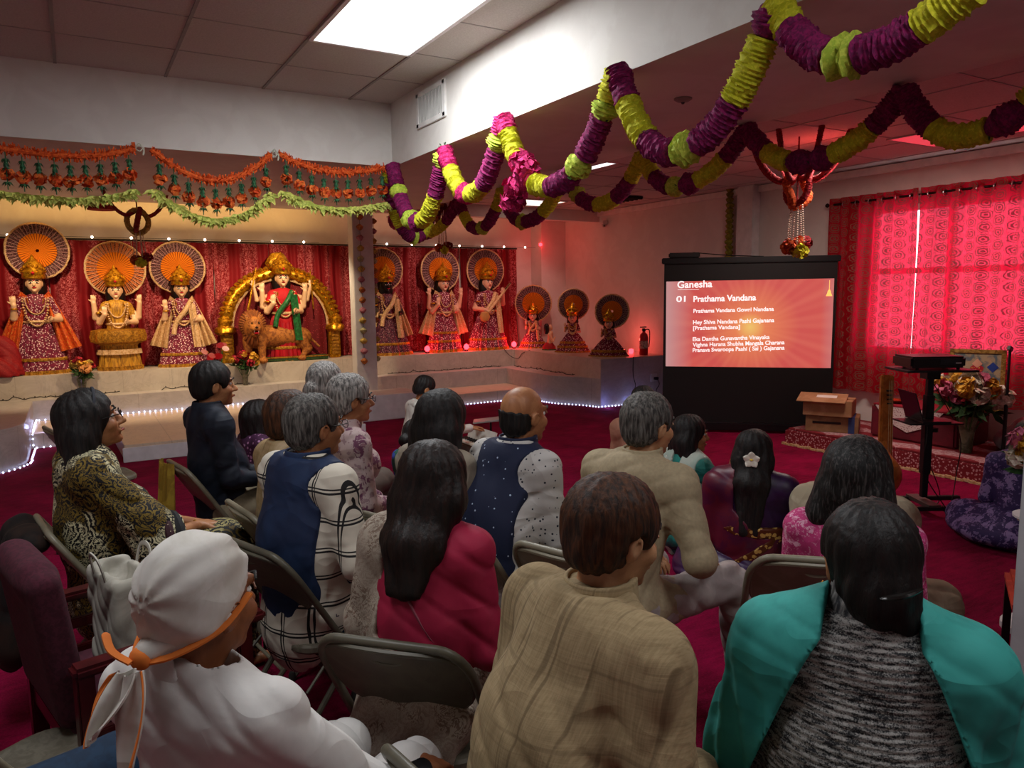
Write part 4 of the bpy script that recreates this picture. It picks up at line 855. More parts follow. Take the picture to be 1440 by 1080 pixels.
# lion
LN=M('a8692c','noise','7a4418',s=20,rough=.7,bump=.3); LM=M('8a4c1c','streak','5c2e10',s=40,rough=.8,bump=.4)
pf2=at(357,458,Y=11.15); t=thing('lion_statue','tawny lion figure with open mouth on the left inside the golden arch','statue',(pf2.x,11.2,.71)); hz=pf2.z-.71
b=Blob(.01); b.cone((.04,.12,hz*.72),(.75,.25,hz*.62),.17,.15,.06).cone((0,0,hz*.9),(.08,.1,hz*.7),.14,.17,.06).ell((0,-.06,hz),(.125,.13,.135),.05)
b.ell((0,-.17,hz-.04),(.07,.07,.06),.03).ell((0,-.14,hz-.12),(.05,.06,.03),.01).ell((0,-.2,hz-.085),(.045,.06,.028),.01,neg=True)
for s in(-1,1): b.ell((s*.09,-.02,hz+.12),(.035,.02,.04),.02).ell((s*.05,-.17,hz+.04),(.018,.02,.014),.01,neg=True)
for x,y in ((-.08,.05),(.1,-.02)): b.cone((x,y,hz*.6),(x,y-.03,.08),.07,.045,.04).ell((x,y-.07,.04),(.06,.09,.045),.03)
for x,y in ((.72,.12),(.78,.28)): b.cone((x,y,hz*.55),(x+.07,y-.02,hz*.3),.1,.06,.04).cone((x+.07,y-.02,hz*.3),(x,y-.04,.07),.05,.04,.03).ell((x-.03,y-.08,.04),(.06,.08,.04),.03)
b.cone((.88,.25,hz*.6),(1.0,.2,hz*.35),.02,.018,.02)
b.field(.02).ob('body',LN,t)
b=Blob(.011).ell((0,.05,hz+.02),(.19,.11,.21),.03).ell((0,.0,hz-.17),(.13,.1,.14),.04).ell((0,-.13,hz-.02),(.1,.13,.12),.02,neg=True); b.field(.03).mod(lambda X,Y,Z:.01*np.sin(30*np.arctan2(X,Z-hz))); b.ob('mane',LM,t)
for s in(-1,1): MB().lathe([(.001,-.015),(.014,0),(.001,.015)],(s*.05,-.17,hz+.04),8).ob('eye',INK,t); MB().lathe([(.008,.0),(.001,-.035)],(s*.028,-.215,hz-.06),6).ob('fang',EYW,t)
MB().lathe([(.001,-.01),(.025,0),(.001,.012)],(0,-.24,hz-.015),8).ob('nose',INK,t); MB().box((0,-.19,hz-.1),(.03,.04,.01)).ob('tongue',LIP,t,bevel=.006)
t=thing('green_altar_base','low green block under the lion and goddess in the golden arch','base',(cx,11.3,.71)); MB().bb(-.62,.62,-.06,.1,0,.07).ob('block',M('2f4a22','noise','1c3414',s=40),t,bevel=.01)
MB().bb(-.62,.62,-.065,-.058,.05,.07).ob('gold_edge',GOLDC,t)
# red bundles, flowers and glow lamps on the ledge
def bundle(label,px,py,w,h,seed,m=None):
    p=at(px,py,Z=.71); b=Blob(.014).ell((0,0,h*.35),(w,w*.5,h*.7),.03).ell((w*.4,-.02,h*.25),(w*.6,w*.4,h*.4),.05); b.cone((0,0,-.1),(0,0,.0),w*1.1,w*1.1,.01,neg=False)
    b.field(.03).cut(lambda X,Y,Z:-Z+0*X).mod(lambda X,Y,Z:fold(X,Y,Z,.018,.55,seed)); o=b.ob('folded_cloth',m or M('b40a18','vdots','d8606a',s=45,a=.12,rough=.6)); o.location=(p.x,11.36,.71); tag(o,label,'cloth')
bundle('bright red cloth bundle at the left edge of the altar ledge',2,527,.26,.5,1,M('8a0612','vdots','c0404c',s=60,a=.14,rough=.7,wr=.8))
def bouquet(name,label,p,s,cols,vase,n=16,seed=0,cat='flowers'):
    t=thing(name,label,cat,p); rr=random.Random(seed); MB().lathe([(.03*s,0),(.035*s,.01),(.04*s,.12*s),(.055*s,.22*s),(.05*s,.22*s),(.034*s,.12*s),(.028*s,.012)],n=16).ob('vase',vase,t)
    stm=MB(); lf=MB()
    for k in range(n):
        a=rr.uniform(0,2*PI); q=rr.uniform(.02,.17)*s; c=Vector((q*math.cos(a),q*math.sin(a),(.42-.8*q/s*.5+rr.uniform(-.05,.05))*s)); stm.tube([(0,0,.05*s),c*.5+Vector((0,0,.05*s)),c],.004*s,5)
        r=rr.uniform(.025,.045)*s; b=cluster('blossom',cols[k%len(cols)],c,r,34,t,seed*99+k,r*.9)
        for _ in range(4):
            v=Vector((rr.uniform(-1,1),rr.uniform(-1,1),rr.uniform(-.5,.6))).normalized(); c2=c*.75; w=v.orthogonal().normalized()*.018*s; lf.add([c2,c2+v*.05*s+w,c2+v*.12*s,c2+v*.05*s-w],[(0,1,2,3)])
    stm.ob('stems',GRN,t); lf.ob('leaves',M('1f3a1a','noise','2f5426',s=20),t,smooth=False); return t
GLS=M('6f6a5c','noise','4a4a3c',s=20,rough=.15); YB=M('d8a83c','noise','b8841c',s=40); RB=M('b01830','noise','7c0c20',s=40); WB=M('d8cfc0','noise','b4a890',s=40); PB=M('c86a84','noise','a84c68',s=40)
p=at(116,545,Y=11.02); bouquet('flower_vase','glass vase of cream and red flowers on the step below the first statue',(p.x,11.0,.425),1.05,[CR,RB,YB,M('c8884c','plain')],GLS,16,1)
p=at(345,541,Y=11.02); bouquet('flower_vase','glass vase of yellow and red flowers behind the man in the navy shirt',(p.x,11.0,.425),1.0,[YB,RB,YB,RB],GLS,14,2)
t=thing('anthurium_flowers','large glossy red flowers on the ledge left of the golden arch','flowers',(at(300,508,Z=.71).x,11.22,.71)); rr=random.Random(8)
for k in range(9):
    c=Vector((rr.uniform(-.25,.25),rr.uniform(-.05,.05),rr.uniform(.08,.3))); MB().lathe([(.001,0),(.03,.008),(.05,.02)],n=12,sy=.8).ob('red_bloom',M('8c0814','plain',rough=.3),t,loc=c,rot=(R_(70)+rr.uniform(-.4,.4),rr.uniform(-.6,.6),0))
MB().tube([(0,0,0),(.02,0,.2)],.01,6).ob('stems',GRN,t)
for k,(x,pw) in enumerate([(600,1.6),(655,2.6),(722,2.6)]):
    p=at(x,487,Y=11.3); t=thing('red_glow_lamp','small red glowing lamp on the ledge '+['right of the black-faced statue','left of the veena statue','at the inner corner of the wing'][k],'lamp',(p.x,11.28,.71))
    MB().lathe([(.03,0),(.035,.02),(.02,.03)],n=12).ob('base',BK2,t); MB().lathe([(.02,.03),(.045,.06),(.04,.1),(.001,.13)],n=14).ob('bulb',emis('red_bulb',(1,.02,.03),9),t); point('red_lamp_light',(p.x,11.2,.9),pw*1.5,(1,.03,.04),.03)
t=thing('red_party_light','small red laser light fixed at the curtain rail end near the corner','lamp',(7.27,11.40,2.50)); MB().lathe([(.001,0),(.03,.01),(.03,.05),(.001,.06)],n=12).ob('bulb',emis('red_bulb',(1,.02,.03),9),t); point('red_party_glow',(7.1,11.1,2.5),3.5,(1,.05,.05),.02)
t=thing('red_uplight','small red spot lamp on the wing behind the statue nearest the screen','lamp',(7.55,8.95+.25,.71)); MB().lathe([(.03,0),(.04,.03),(.035,.07),(.001,.08)],n=12).ob('bulb',emis('red_bulb',(1,.02,.03),9),t); point('red_uplight_glow',(7.45,9.25,.95),4,(1,.1,.08),.02)
# ================================================================ RIGHT STAGE AND PROPS
RUG=NT('rug_print'); co=RUG.co(); q=RUG.vm('FRACT' if 0 else 'FRACTION',RUG.sc(co,2.6,2.6,2.6)); l=RUG.vm('LENGTH',RUG.sc(RUG.vm('SUBTRACT',q,(.5,.5,.5)),1.3,.8,0)); f1=RUG.mt('LESS_THAN',l,.42); g=RUG.mt('GREATER_THAN',RUG.noise(co,40,3),.52)
RUGT=RUG.fin(RUG.mix(f1,RUG.mix(g,lin('b08a8c'),lin('98585e')),lin('7a1420')),.9)
RUGS=M('7a1220','vdots','c08a90',s=42,a=.36,rough=.9)
t=thing('low_stage','low stage covered with a red and cream printed cloth below the window','stage',(7.22,4.2,0)); 
MB().bb(-.54,.56,-1.9,1.25,.165,.185).ob('cloth_top',RUGT,t,bevel=.008); MB().bb(-.56,.57,-1.92,1.27,.012,.165).ob('printed_side',RUGS,t,bevel=.01)
m=MB(); [m.box((-.575,-1.9+3.16*k/60,.012+.006*math.sin(k*2)),(.012,.026,.012)) for k in range(61)]; m.ob('cream_hem',CRM,t)
CB=M('a8805c','noise','98704c',s=6,rough=.85); CB2=M('8a6646','noise','7c5a3c',s=8,rough=.85)
p=at(1142,612,Z=.185)
t=thing('cardboard_box','upper brown cardboard box with open flap, on the stage beside the screen','box',(6.93,5.12,.36),R_(-62))
MB().box((0,0,.085),(.24,.17,.085)).ob('carton',CB,t,bevel=.004); MB().box((-.06,-.1,.185),(.24,.13,.004),Matrix.Rotation(.25,3,'X')).ob('flap',CB,t); MB().box((-.02,-.07,.197),(.1,.035,.001),Matrix.Rotation(.25,3,'X')).ob('shipping_label',M('d8d4cc','plain'),t); MB().box((.0,.0,.1715),(.24,.025,.001)).ob('packing_tape',CB2,t)
t=thing('cardboard_box','lower cardboard box with blue tape, on the stage beside the screen','box',(6.97,5.1,.186),R_(-58)); MB().box((0,0,.085),(.26,.16,.085)).ob('carton',CB2,t,bevel=.004); MB().box((.19,-.001,.085),(.03,.1625,.0862)).ob('blue_tape',M('2c3c6c','plain'),t); MB().box((-.05,-.1625,.1),(.14,.001,.012)).ob('printing',INK,t)
# projector stand
o=at(1297,720,Z=.0); o.z=0; t=thing('projector_stand','black wheeled stand with a tray carrying the projector','stand',o,R_(-30)); zt=at(1322,520,X=o.x+.02).z
px_=M('17171a','plain',rough=.4)
MB().box((0,0,zt/2+.05),(.022,.022,zt/2-.07)).ob('post',px_,t,bevel=.004); MB().box((0,0,zt*.55),(.03,.03,.3)).ob('sleeve',px_,t,bevel=.004)
for s in (-1,1): 
    l=MB().box((0,s*.14,.07),(.36,.022,.016)).ob('foot_bar',px_,t,bevel=.004)
    for e in(-1,1): MB().lathe([(.001,-.012),(.026,-.012),(.026,.012),(.001,.012)],n=14).ob('caster',BLK,l,loc=(e*.33,s*.14,.027),rot=(PI/2,0,0)); MB().box((e*.33,s*.14,.048),(.012,.018,.01)).ob('caster_fork',px_,l)
MB().box((0,0,.085),(.045,.16,.014)).ob('cross_bar',M('4a3c38','plain',rough=.5),t); MB().box((.0,0,zt),(.26,.17,.008),Matrix.Rotation(-.0,3,'Y')).ob('tray',px_,t,bevel=.003); MB().box((0,0,zt-.04),(.05,.05,.03)).ob('tray_bracket',px_,t)
zl=at(1300,592,X=o.x).z; MB().box((-.0,0,zl),(.2,.13,.006)).ob('lower_shelf',px_,t,bevel=.002); MB().lathe([(.03,0),(.03,.03)],(.05,0,zl-.08),12).ob('knob',BLK,t)
t=thing('projector','black video projector standing on the tray of the wheeled stand','projector',(o.x,o.y,zt+.009),R_(-30+0)); MB().box((-.02,0,.055),(.2,.14,.042)).ob('housing',BK2,t,bevel=.015)
MB().lathe([(.03,0),(.035,.02),(.028,.03)],(0,0,0),16).ob('lens',M('30303a','plain',rough=.1),t,loc=(-.12,.135,.06),rot=(-PI/2,0,0)); MB().box((.06,-.1405,.06),(.07,.002,.02)).ob('port_panel',M('2c2c30','plain'),t); MB().box((.12,-.142,.05),(.02,.002,.004)).ob('maker_plate',M('c8c8c8','plain',rough=.3),t)
for a,b in ((-1,-1),(1,-1),(-1,1),(1,1)): MB().lathe([(.012,0),(.012,.014)],(a*.15,b*.09,0),8).ob('foot',BLK,t)
c=Vector((o.x,o.y,zl+.008)); t=thing('laptop','open dark laptop on the lower shelf of the projector stand','laptop',c,R_(55)); MB().box((0,0,.008),(.15,.1,.008)).ob('keyboard_base',BK2,t,bevel=.003); MB().box((0,.13,.12),(.15,.004,.11),Matrix.Rotation(-.3,3,'X')).ob('display',M('241c20','plain',rough=.2),t,bevel=.002)
for k,(a,b_,cc) in enumerate([((.02,.02,zt-.05),(.25,-.1,.3),(.12,-.12,.1)),((-.02,0,zl),(-.2,-.12,.35),(.0,-.2,.09)),((.05,0,zt-.02),(.12,.1,.5),(.3,.05,.1))]): 
    tag(MB().tube(catmull([Vector(a)+o,Vector(b_)+o+Vector((0,0,.3)),Vector(b_)+o,Vector(cc)+o-Vector((0,0,.08)),o+Vector((.4-.3*k,.2,.008))],8),.004,5).ob('power_cable',BLK),['thin black cable looping from the projector to the floor','black cable drooping from the laptop shelf','black cable hanging at the right of the stand post'][k],'cable')
# sitar-like instrument
p=at(1270,704,Z=0); t=thing('tambura','tan wooden string instrument leaning upright left of the projector stand','string instrument',(5.62,3.62,0),R_(-25)); WD=M('b06a2c','noise','96541e',s=14,rough=.35); pr=M('1a0c08','plain')
b=Blob(.008).ell((0,0,.17),(.15,.09,.16),.03).cone((0,0,.25),(.02,.06,.42),.06,.045,.06,sq=((0,1,0),.6)); b.field(.02).cut(lambda X,Y,Z:-Z+.004+0*X+0*Y); b.ob('body',WD,t)
MB().add(*(lambda m:(m.v,m.f))(MB().box((0,0,0),(.055,.022,.33),Matrix.Rotation(.0,3,'Y')))).ob('neck',WD,t,loc=(.055,.10,.66),rot=(-.16,.08,0),bevel=.01)
for dx,dz in ((0,0),(.03,0),(-.03,0),(0,.03),(0,-.03)): MB().lathe([(.001,0),(.013,.0),(.013,.006)],n=8).ob('sound_hole',pr,t,loc=(.0+dx,-.062,.26+dz),rot=(PI/2-.2,0,0))
for k in range(5): MB().box((.075,.115,.72+.035*k),(.02,.024,.006)).ob('peg',pr,t)
for k in range(3): MB().tube([(-.02+.02*k,-.088,.17),(.04+.015*k,.05,.95)],.0015,4).ob('string',M('c8b890','plain',metal=1),t)
# framed picture, cloth covered table, vase, cushion, mic stand
p=at(1362,590,X=7.45); t=thing('framed_picture','gold framed colourful religious picture leaning behind the flower vase','picture',(7.5,3.93,.6),R_(-62)); t.location.z=.52
b_=M('b8924c','noise','8a6428',s=40,metal=.4,rough=.4); fr=MB()
for s in(-1,1): fr.box((s*.215,0,.28),(.02,.015,.3)); fr.box((0,0,.28+s*.28),(.235,.015,.02))
fo=fr.ob('frame',b_,t,bevel=.004); t.rotation_euler=(R_(-10),0,R_(-62))
MB().box((0,.004,.28),(.2,.006,.27)).ob('picture_sheet',M('a89878','noise','5c6a70',s=9),t); MB().lathe([(.001,0),(.09,.02),(.1,.1),(.05,.2),(.04,.3),(.06,.34),(.001,.4)],(0,-.004,.06),14,sy=.04).ob('painted_red_robe',M('a81c2c','vdots','c89a3c',s=60,a=.3),t); MB().lathe([(.001,0),(.045,.04),(.001,.09)],(0,-.006,.4),12,sy=.05).ob('painted_face',SKP,t); MB().lathe([(.001,0),(.05,.05),(.001,.1)],(.13,-.004,.36),12,sy=.05).ob('painted_blue_patch',M('1c3c8c','plain'),t)
t=thing('small_altar_table','low box table draped in crimson cloth behind the projector stand','table',(7.3,4.25,.186)); MB().bb(-.28,.3,-.42,.45,0,.33).ob('crimson_cloth',M('6a0c22','noise','580a1c',s=6,rough=.7),t,bevel=.02)
MB().box((0,.02,.336),(.29,.4,.008)).ob('table_top',M('8a1c2c','plain',rough=.6),t,bevel=.004)
pts=[(-.35,0),(.35,0),(.28,-.08),(.2,-.16),(.1,-.2),(0,-.24),(-.1,-.2),(-.2,-.16),(-.28,-.08)]; MB().plate(pts,.006,Matrix.Translation((-.285,.05,.33))@Matrix.Rotation(PI/2,4,'Z')).ob('lace_corner',M('cfc0bc','vdots','8a4a54',s=60,a=.3),t)
MB().lathe([(.06,0),(.09,.03),(.095,.035),(.06,.01)],(-.12,.28,.345),18).ob('tray',M('a88848','plain',metal=1,rough=.3),t)
bouquet('flower_vase','tall clear vase of yellow, white and pink flowers beside the crimson table',(7.0,3.72,.186),1.55,[YB,WB,RB,PB,WB,YB],M('4a5440','noise','6a7458',s=12,rough=.12),26,7)
b=Blob(.014).ell((0,0,.17),(.28,.26,.2),.03).ell((.05,.1,.1),(.3,.3,.14),.08); b.field(.03).mod(lambda X,Y,Z:fold(X,Y,Z,.014,.5,2)).cut(lambda X,Y,Z:-Z+.002+0*X+0*Y); o2=b.ob('white_cushion',M('a8a0a4','noise','958c92',s=6,rough=.85)); o2.location=(7.45,3.3,.186); tag(o2,'crumpled white cushion on the stage behind the microphone stand','cushion')
t=thing('microphone_stand','black microphone stand at the right edge of the window','microphone stand',at(1410,640,Z=.186)); zt2=at(1423,492,X=t.location.x).z-.186
MB().tube([(0,0,.02),(0,0,zt2)],.011,10).ob('pole',px_,t); MB().tube([(0,0,.02),(0,0,zt2*.55)],.016,10).ob('lower_tube',px_,t); MB().lathe([(.1,0),(.1,.012),(.02,.025)],n=20).ob('base',px_,t); MB().box((0,0,zt2+.01),(.03,.014,.02),Matrix.Rotation(.4,3,'Y')).ob('clip',px_,t,bevel=.004); MB().lathe([(.02,0),(.02,.03)],(0,0,zt2*.55),10).ob('clutch',BLK,t)
t=thing('prayer_plate','small round plate with lamp offerings on the printed stage cloth','plate',at(1268,600,Z=.186)); MB().lathe([(.001,0),(.07,.002),(.085,.015),(.08,.016),(.066,.006),(.001,.004)],n=20).ob('dish',M('7c6a5c','plain',metal=1,rough=.3),t); MB().lathe([(.02,.005),(.022,.02),(.001,.025)],n=10).ob('offering',M('a8682c','plain'),t)
t=thing('folded_prayer_paper','small tan booklet lying on the printed stage cloth','booklet',at(1303,606,Z=.19)); MB().box((0,0,.006),(.09,.06,.005)).ob('cover',M('c8a070','plain'),t); MB().box((0,0,.013),(.08,.055,.002)).ob('page',M('d8c8a8','plain'),t)
# flowers at the right edge on a pedestal
p=at(1472,632,D=3.6); t=bouquet('flower_arrangement','yellow rose and pink flowers at the right edge in front of the purple cloth',(p.x,p.y,p.z-.33),.95,[YB,PB,WB,PB,YB],GLS,16,11); 
pz=thing('flower_pedestal','slim white pedestal under the rose arrangement at the right edge','pedestal',(p.x,p.y,0)); MB().lathe([(.14,0),(.14,.03),(.05,.06),(.04,p.z-.40),(.1,p.z-.36),(.1,p.z-.332)],n=20).ob('stem',M('d0cccc','plain'),pz); MB().lathe([(.12,p.z-.342),(.12,p.z-.331)],n=20).ob('top_plate',M('d8d4d4','plain'),pz)
# white post at the right edge
po=at(1411,1070,Z=0); d_=at(1434,680,D=1); PX=at(1413,995,D=2.55)
tag(MB().bb(0,.22,-.3,0,0,2.6).ob('white_post',M('b9babd','noise','b2b3b6',s=4,rough=.6),loc=(PX.x+.0,PX.y,0),bevel=.004),'plain white post cutting the lower right edge of the photo','post')
# pale printed rug under the empty chair
o3=at(1010,870,Z=.012); rg=MB().bb(-.42,.42,-.27,.27,0,.008).ob('floor_rug',M('c8bdb0','paisley','8a3040','a8a090',s=16,rough=.95),loc=(2.98,2.12,.002),rot=(0,0,R_(-42)),bevel=.002); tag(rg,'cream and maroon patterned rug on the carpet beside the blazer man','rug')
# ================================================================ FOLDING CHAIRS
CT=M('857f6c','noise','79735f',s=8,rough=.42,spec=.5); CD=M('5a5648','noise','504c40',s=8,rough=.42); CSEAT=M('6a6456','noise','5c5648',s=30,rough=.6); RUB=M('2a2824','plain')
def chair_meshes(mt,seatm):
    t=thing('folding_chair','x','chair'); W=.215; 
    def side(s,z0,z1,y): return [(s*(W),y(z0),z0),(s*W,y(z1),z1)]
    yf=lambda z:.245-.5*z/.80*1.0
    for s in(-1,1):
        l=MB().tube([(s*W,yf(.01),.012),(s*W,yf(.46),.46)],.0125,10).ob('leg',mt,t); MB().lathe([(.017,0),(.017,.03),(.013,.04)],(s*W,yf(0),0),10).ob('rubber_foot',RUB,l)
    P=[(-W,yf(.46),.46),(-W,yf(.68),.68)]; P+=[(-W+.075*(1-math.cos(a)),yf(.70+.11*math.sin(a)),.70+.11*math.sin(a)) for a in [PI/2*k/6 for k in range(1,7)]]; P+= [(-x,y,z) for x,y,z in P[::-1]]
    MB().tube(P,.0125,10).ob('back_frame',mt,t)
    # backrest panel: D-shaped, slightly dished, with rolled rim
    out=[]; n=36
    for k in range(n):
        a=2*PI*k/n; c,s_=math.cos(a),math.sin(a); ex=.42 if s_>0 else .75
        x=.202*abs(c)**(.5 if s_>0 else .62)*(1 if c>0 else -1); z=.69+(.105 if s_>0 else .125)*abs(s_)**ex*(1 if s_>0 else -1); out.append((x,z))
    dish=lambda x:-.03*(1-(x/.21)**2)
    vs=[];fs=[]; N=len(out); R=7
    for q in range(R+1):
        f=1-q/R
        for x,z in out: X=x*f; Z=.69+(z-.69)*f; vs.append((X,yf(Z)+dish(X)*1.0+.012,Z))
    b0=len(vs); 
    for q in range(R+1):
        f=1-q/R
        for x,z in out: X=x*f; Z=.69+(z-.69)*f; vs.append((X,yf(Z)+dish(X)*1.0-.004,Z))
    for base,fl in((0,0),(b0,1)):
        for q in range(R):
            for k in range(N):
                f=(base+q*N+k,base+q*N+(k+1)%N,base+(q+1)*N+(k+1)%N,base+(q+1)*N+k); fs.append(f[::-1] if fl else f)
    for k in range(N): fs.append((k,b0+k,b0+(k+1)%N,(k+1)%N))
    bk=MB().add(vs,fs).ob('backrest',mt,t)
    MB().tube([(x,yf(z)+dish(x)+.004,z) for x,z in out],.008,6,closed=True).ob('rolled_rim',mt,bk)
    MB().tube([(.04*math.cos(a),yf(.765)+dish(.04*math.cos(a))+.004,.765+.012*math.sin(a)) for a in [2*PI*k/16 for k in range(16)]],.006,5,closed=True).ob('handle_slot',mt,bk)
    o=[]; 
    for k in range(32):
        a=2*PI*k/32; c,s_=math.cos(a),math.sin(a); o.append((.2*abs(c)**.45*(1 if c>0 else -1),.205*abs(s_)**.45*(1 if s_>0 else -1)))
    m=MB(); n=32; lv=[(.96,.41),(1,.42),(1,.438),(.97,.446),(.9,.447),(.86,.441),(.0,.438)]
    for f,z in lv: m.v+=[(x*f,y*f+.03,z) for x,y in o]
    for q in range(len(lv)-1): m.f+=[(q*n+k,q*n+(k+1)%n,(q+1)*n+(k+1)%n,(q+1)*n+k) for k in range(n)]
    m.f.append(tuple(range(n-1,-1,-1))); m.ob('seat',seatm,t)
    for s in(-1,1):
        l=MB().tube([(s*.192,.06,.41),(s*.192,-.30,.012)],.011,8).ob('leg',mt,t); MB().lathe([(.016,0),(.016,.03),(.012,.04)],(s*.192,-.305,0),10).ob('rubber_foot',RUB,l)
        MB().tube([(s*.2,-.06,.41),(s*.207,-.19,.30)],.006,6).ob('hinge_link',mt,t)
    MB().tube([(-.19,-.18,.14),(.19,-.18,.14)],.008,8).ob('stretcher',mt,t); MB().tube([(-W,yf(.2),.2),(W,yf(.2),.2)],.008,8).ob('stretcher',mt,t)
    return t
CH_A=chair_meshes(CT,CSEAT); CH_B=chair_meshes(CD,CSEAT); used=set()
def place_chair(x,y,rz,label,kind='a',sc=1):
    src=CH_A if kind=='a' else CH_B
    if src.name not in used: used.add(src.name); src.location=(x,y,0); src.rotation_euler=(0,0,rz); src['label']=label; src['group']='folding chairs'; src.scale=(sc,)*3; return src
    return dup(src,(x,y,0),rz,label,'folding chairs',sc)
# ================================================================ PEOPLE
def V(*a): return np.array(a,float)
def rotm(yaw,pitch=0,roll=0):
    "columns = local axes; yaw>0 turns right, pitch>0 looks up, roll>0 tips to right"
    return np.array(Matrix.Rotation(-yaw,3,'Z')@Matrix.Rotation(pitch,3,'X')@Matrix.Rotation(roll,3,'Y'))
SKIN=[M('b07850','noise','9c6440',s=12,rough=.5,sss=.05),M('8a5434','noise','764428',s=12,rough=.5),M('c08e68','noise','ae7a54',s=12,rough=.5)]
HB=M('0b090a','streak','241d1a',s=110,rough=.6,bump=.5,spec=.3); HBR=M('20110a','streak','5a341c',s=100,rough=.6,bump=.5,spec=.3); HG=M('2a2624','streak','77726c',s=120,rough=.62,bump=.6,a=.52,spec=.3); HGG=M('4a4644','streak','b0aaa4',s=120,rough=.62,bump=.5,spec=.3); HBS=M('100e0e','streak','5a5452',s=130,rough=.6,bump=.5,a=.62,spec=.3)
def hand(b,w,d,n,side,curl=.4,s=1.,spread=.1):
    w=np.array(w,float); d=np.array(d,float); d/=np.linalg.norm(d); n=np.array(n,float); n-=d*(n@d); n/=np.linalg.norm(n); l=np.cross(d,n)*side; l/=np.linalg.norm(l)
    b.cone(w-d*.01,w+d*.03*s,.024*s,.026*s,.015,sq=(n,.65))
    for i,L in enumerate([.070,.078,.073,.058]):
        o=(.030-.0195*i)*s; k=w+d*(.088-.004*abs(i-1.2))*s+l*o; b.cone(w+d*.015*s+l*o*.55,k,.0135*s,.0105*s,.012)
        p=k; dd=d+l*(1.5-i)*spread*.5; dd/=np.linalg.norm(dd); r=.0088*s
        for j,f in enumerate((.45,.31,.24)):
            a=curl*(.7+.3*j)*(1+.08*i); dd=dd*math.cos(a)+n*math.sin(a); dd/=np.linalg.norm(dd); q=p+dd*L*f*s; b.cone(p,q,r,r*.92,.004); p=q; r*=.93
    a=w+d*.02*s+l*.022*s; k=a+(d*.6+l*.7+n*.25)*.042*s; q=k+(d*.85+l*.35+n*.3)*.032*s; e=q+(d*.95+l*.1+n*.35)*.026*s
    b.cone(a,k,.0145*s,.0115*s,.012); b.cone(k,q,.0115*s,.0098*s,.005); b.cone(q,e,.0098*s,.008*s,.004)
PEOPLE={}
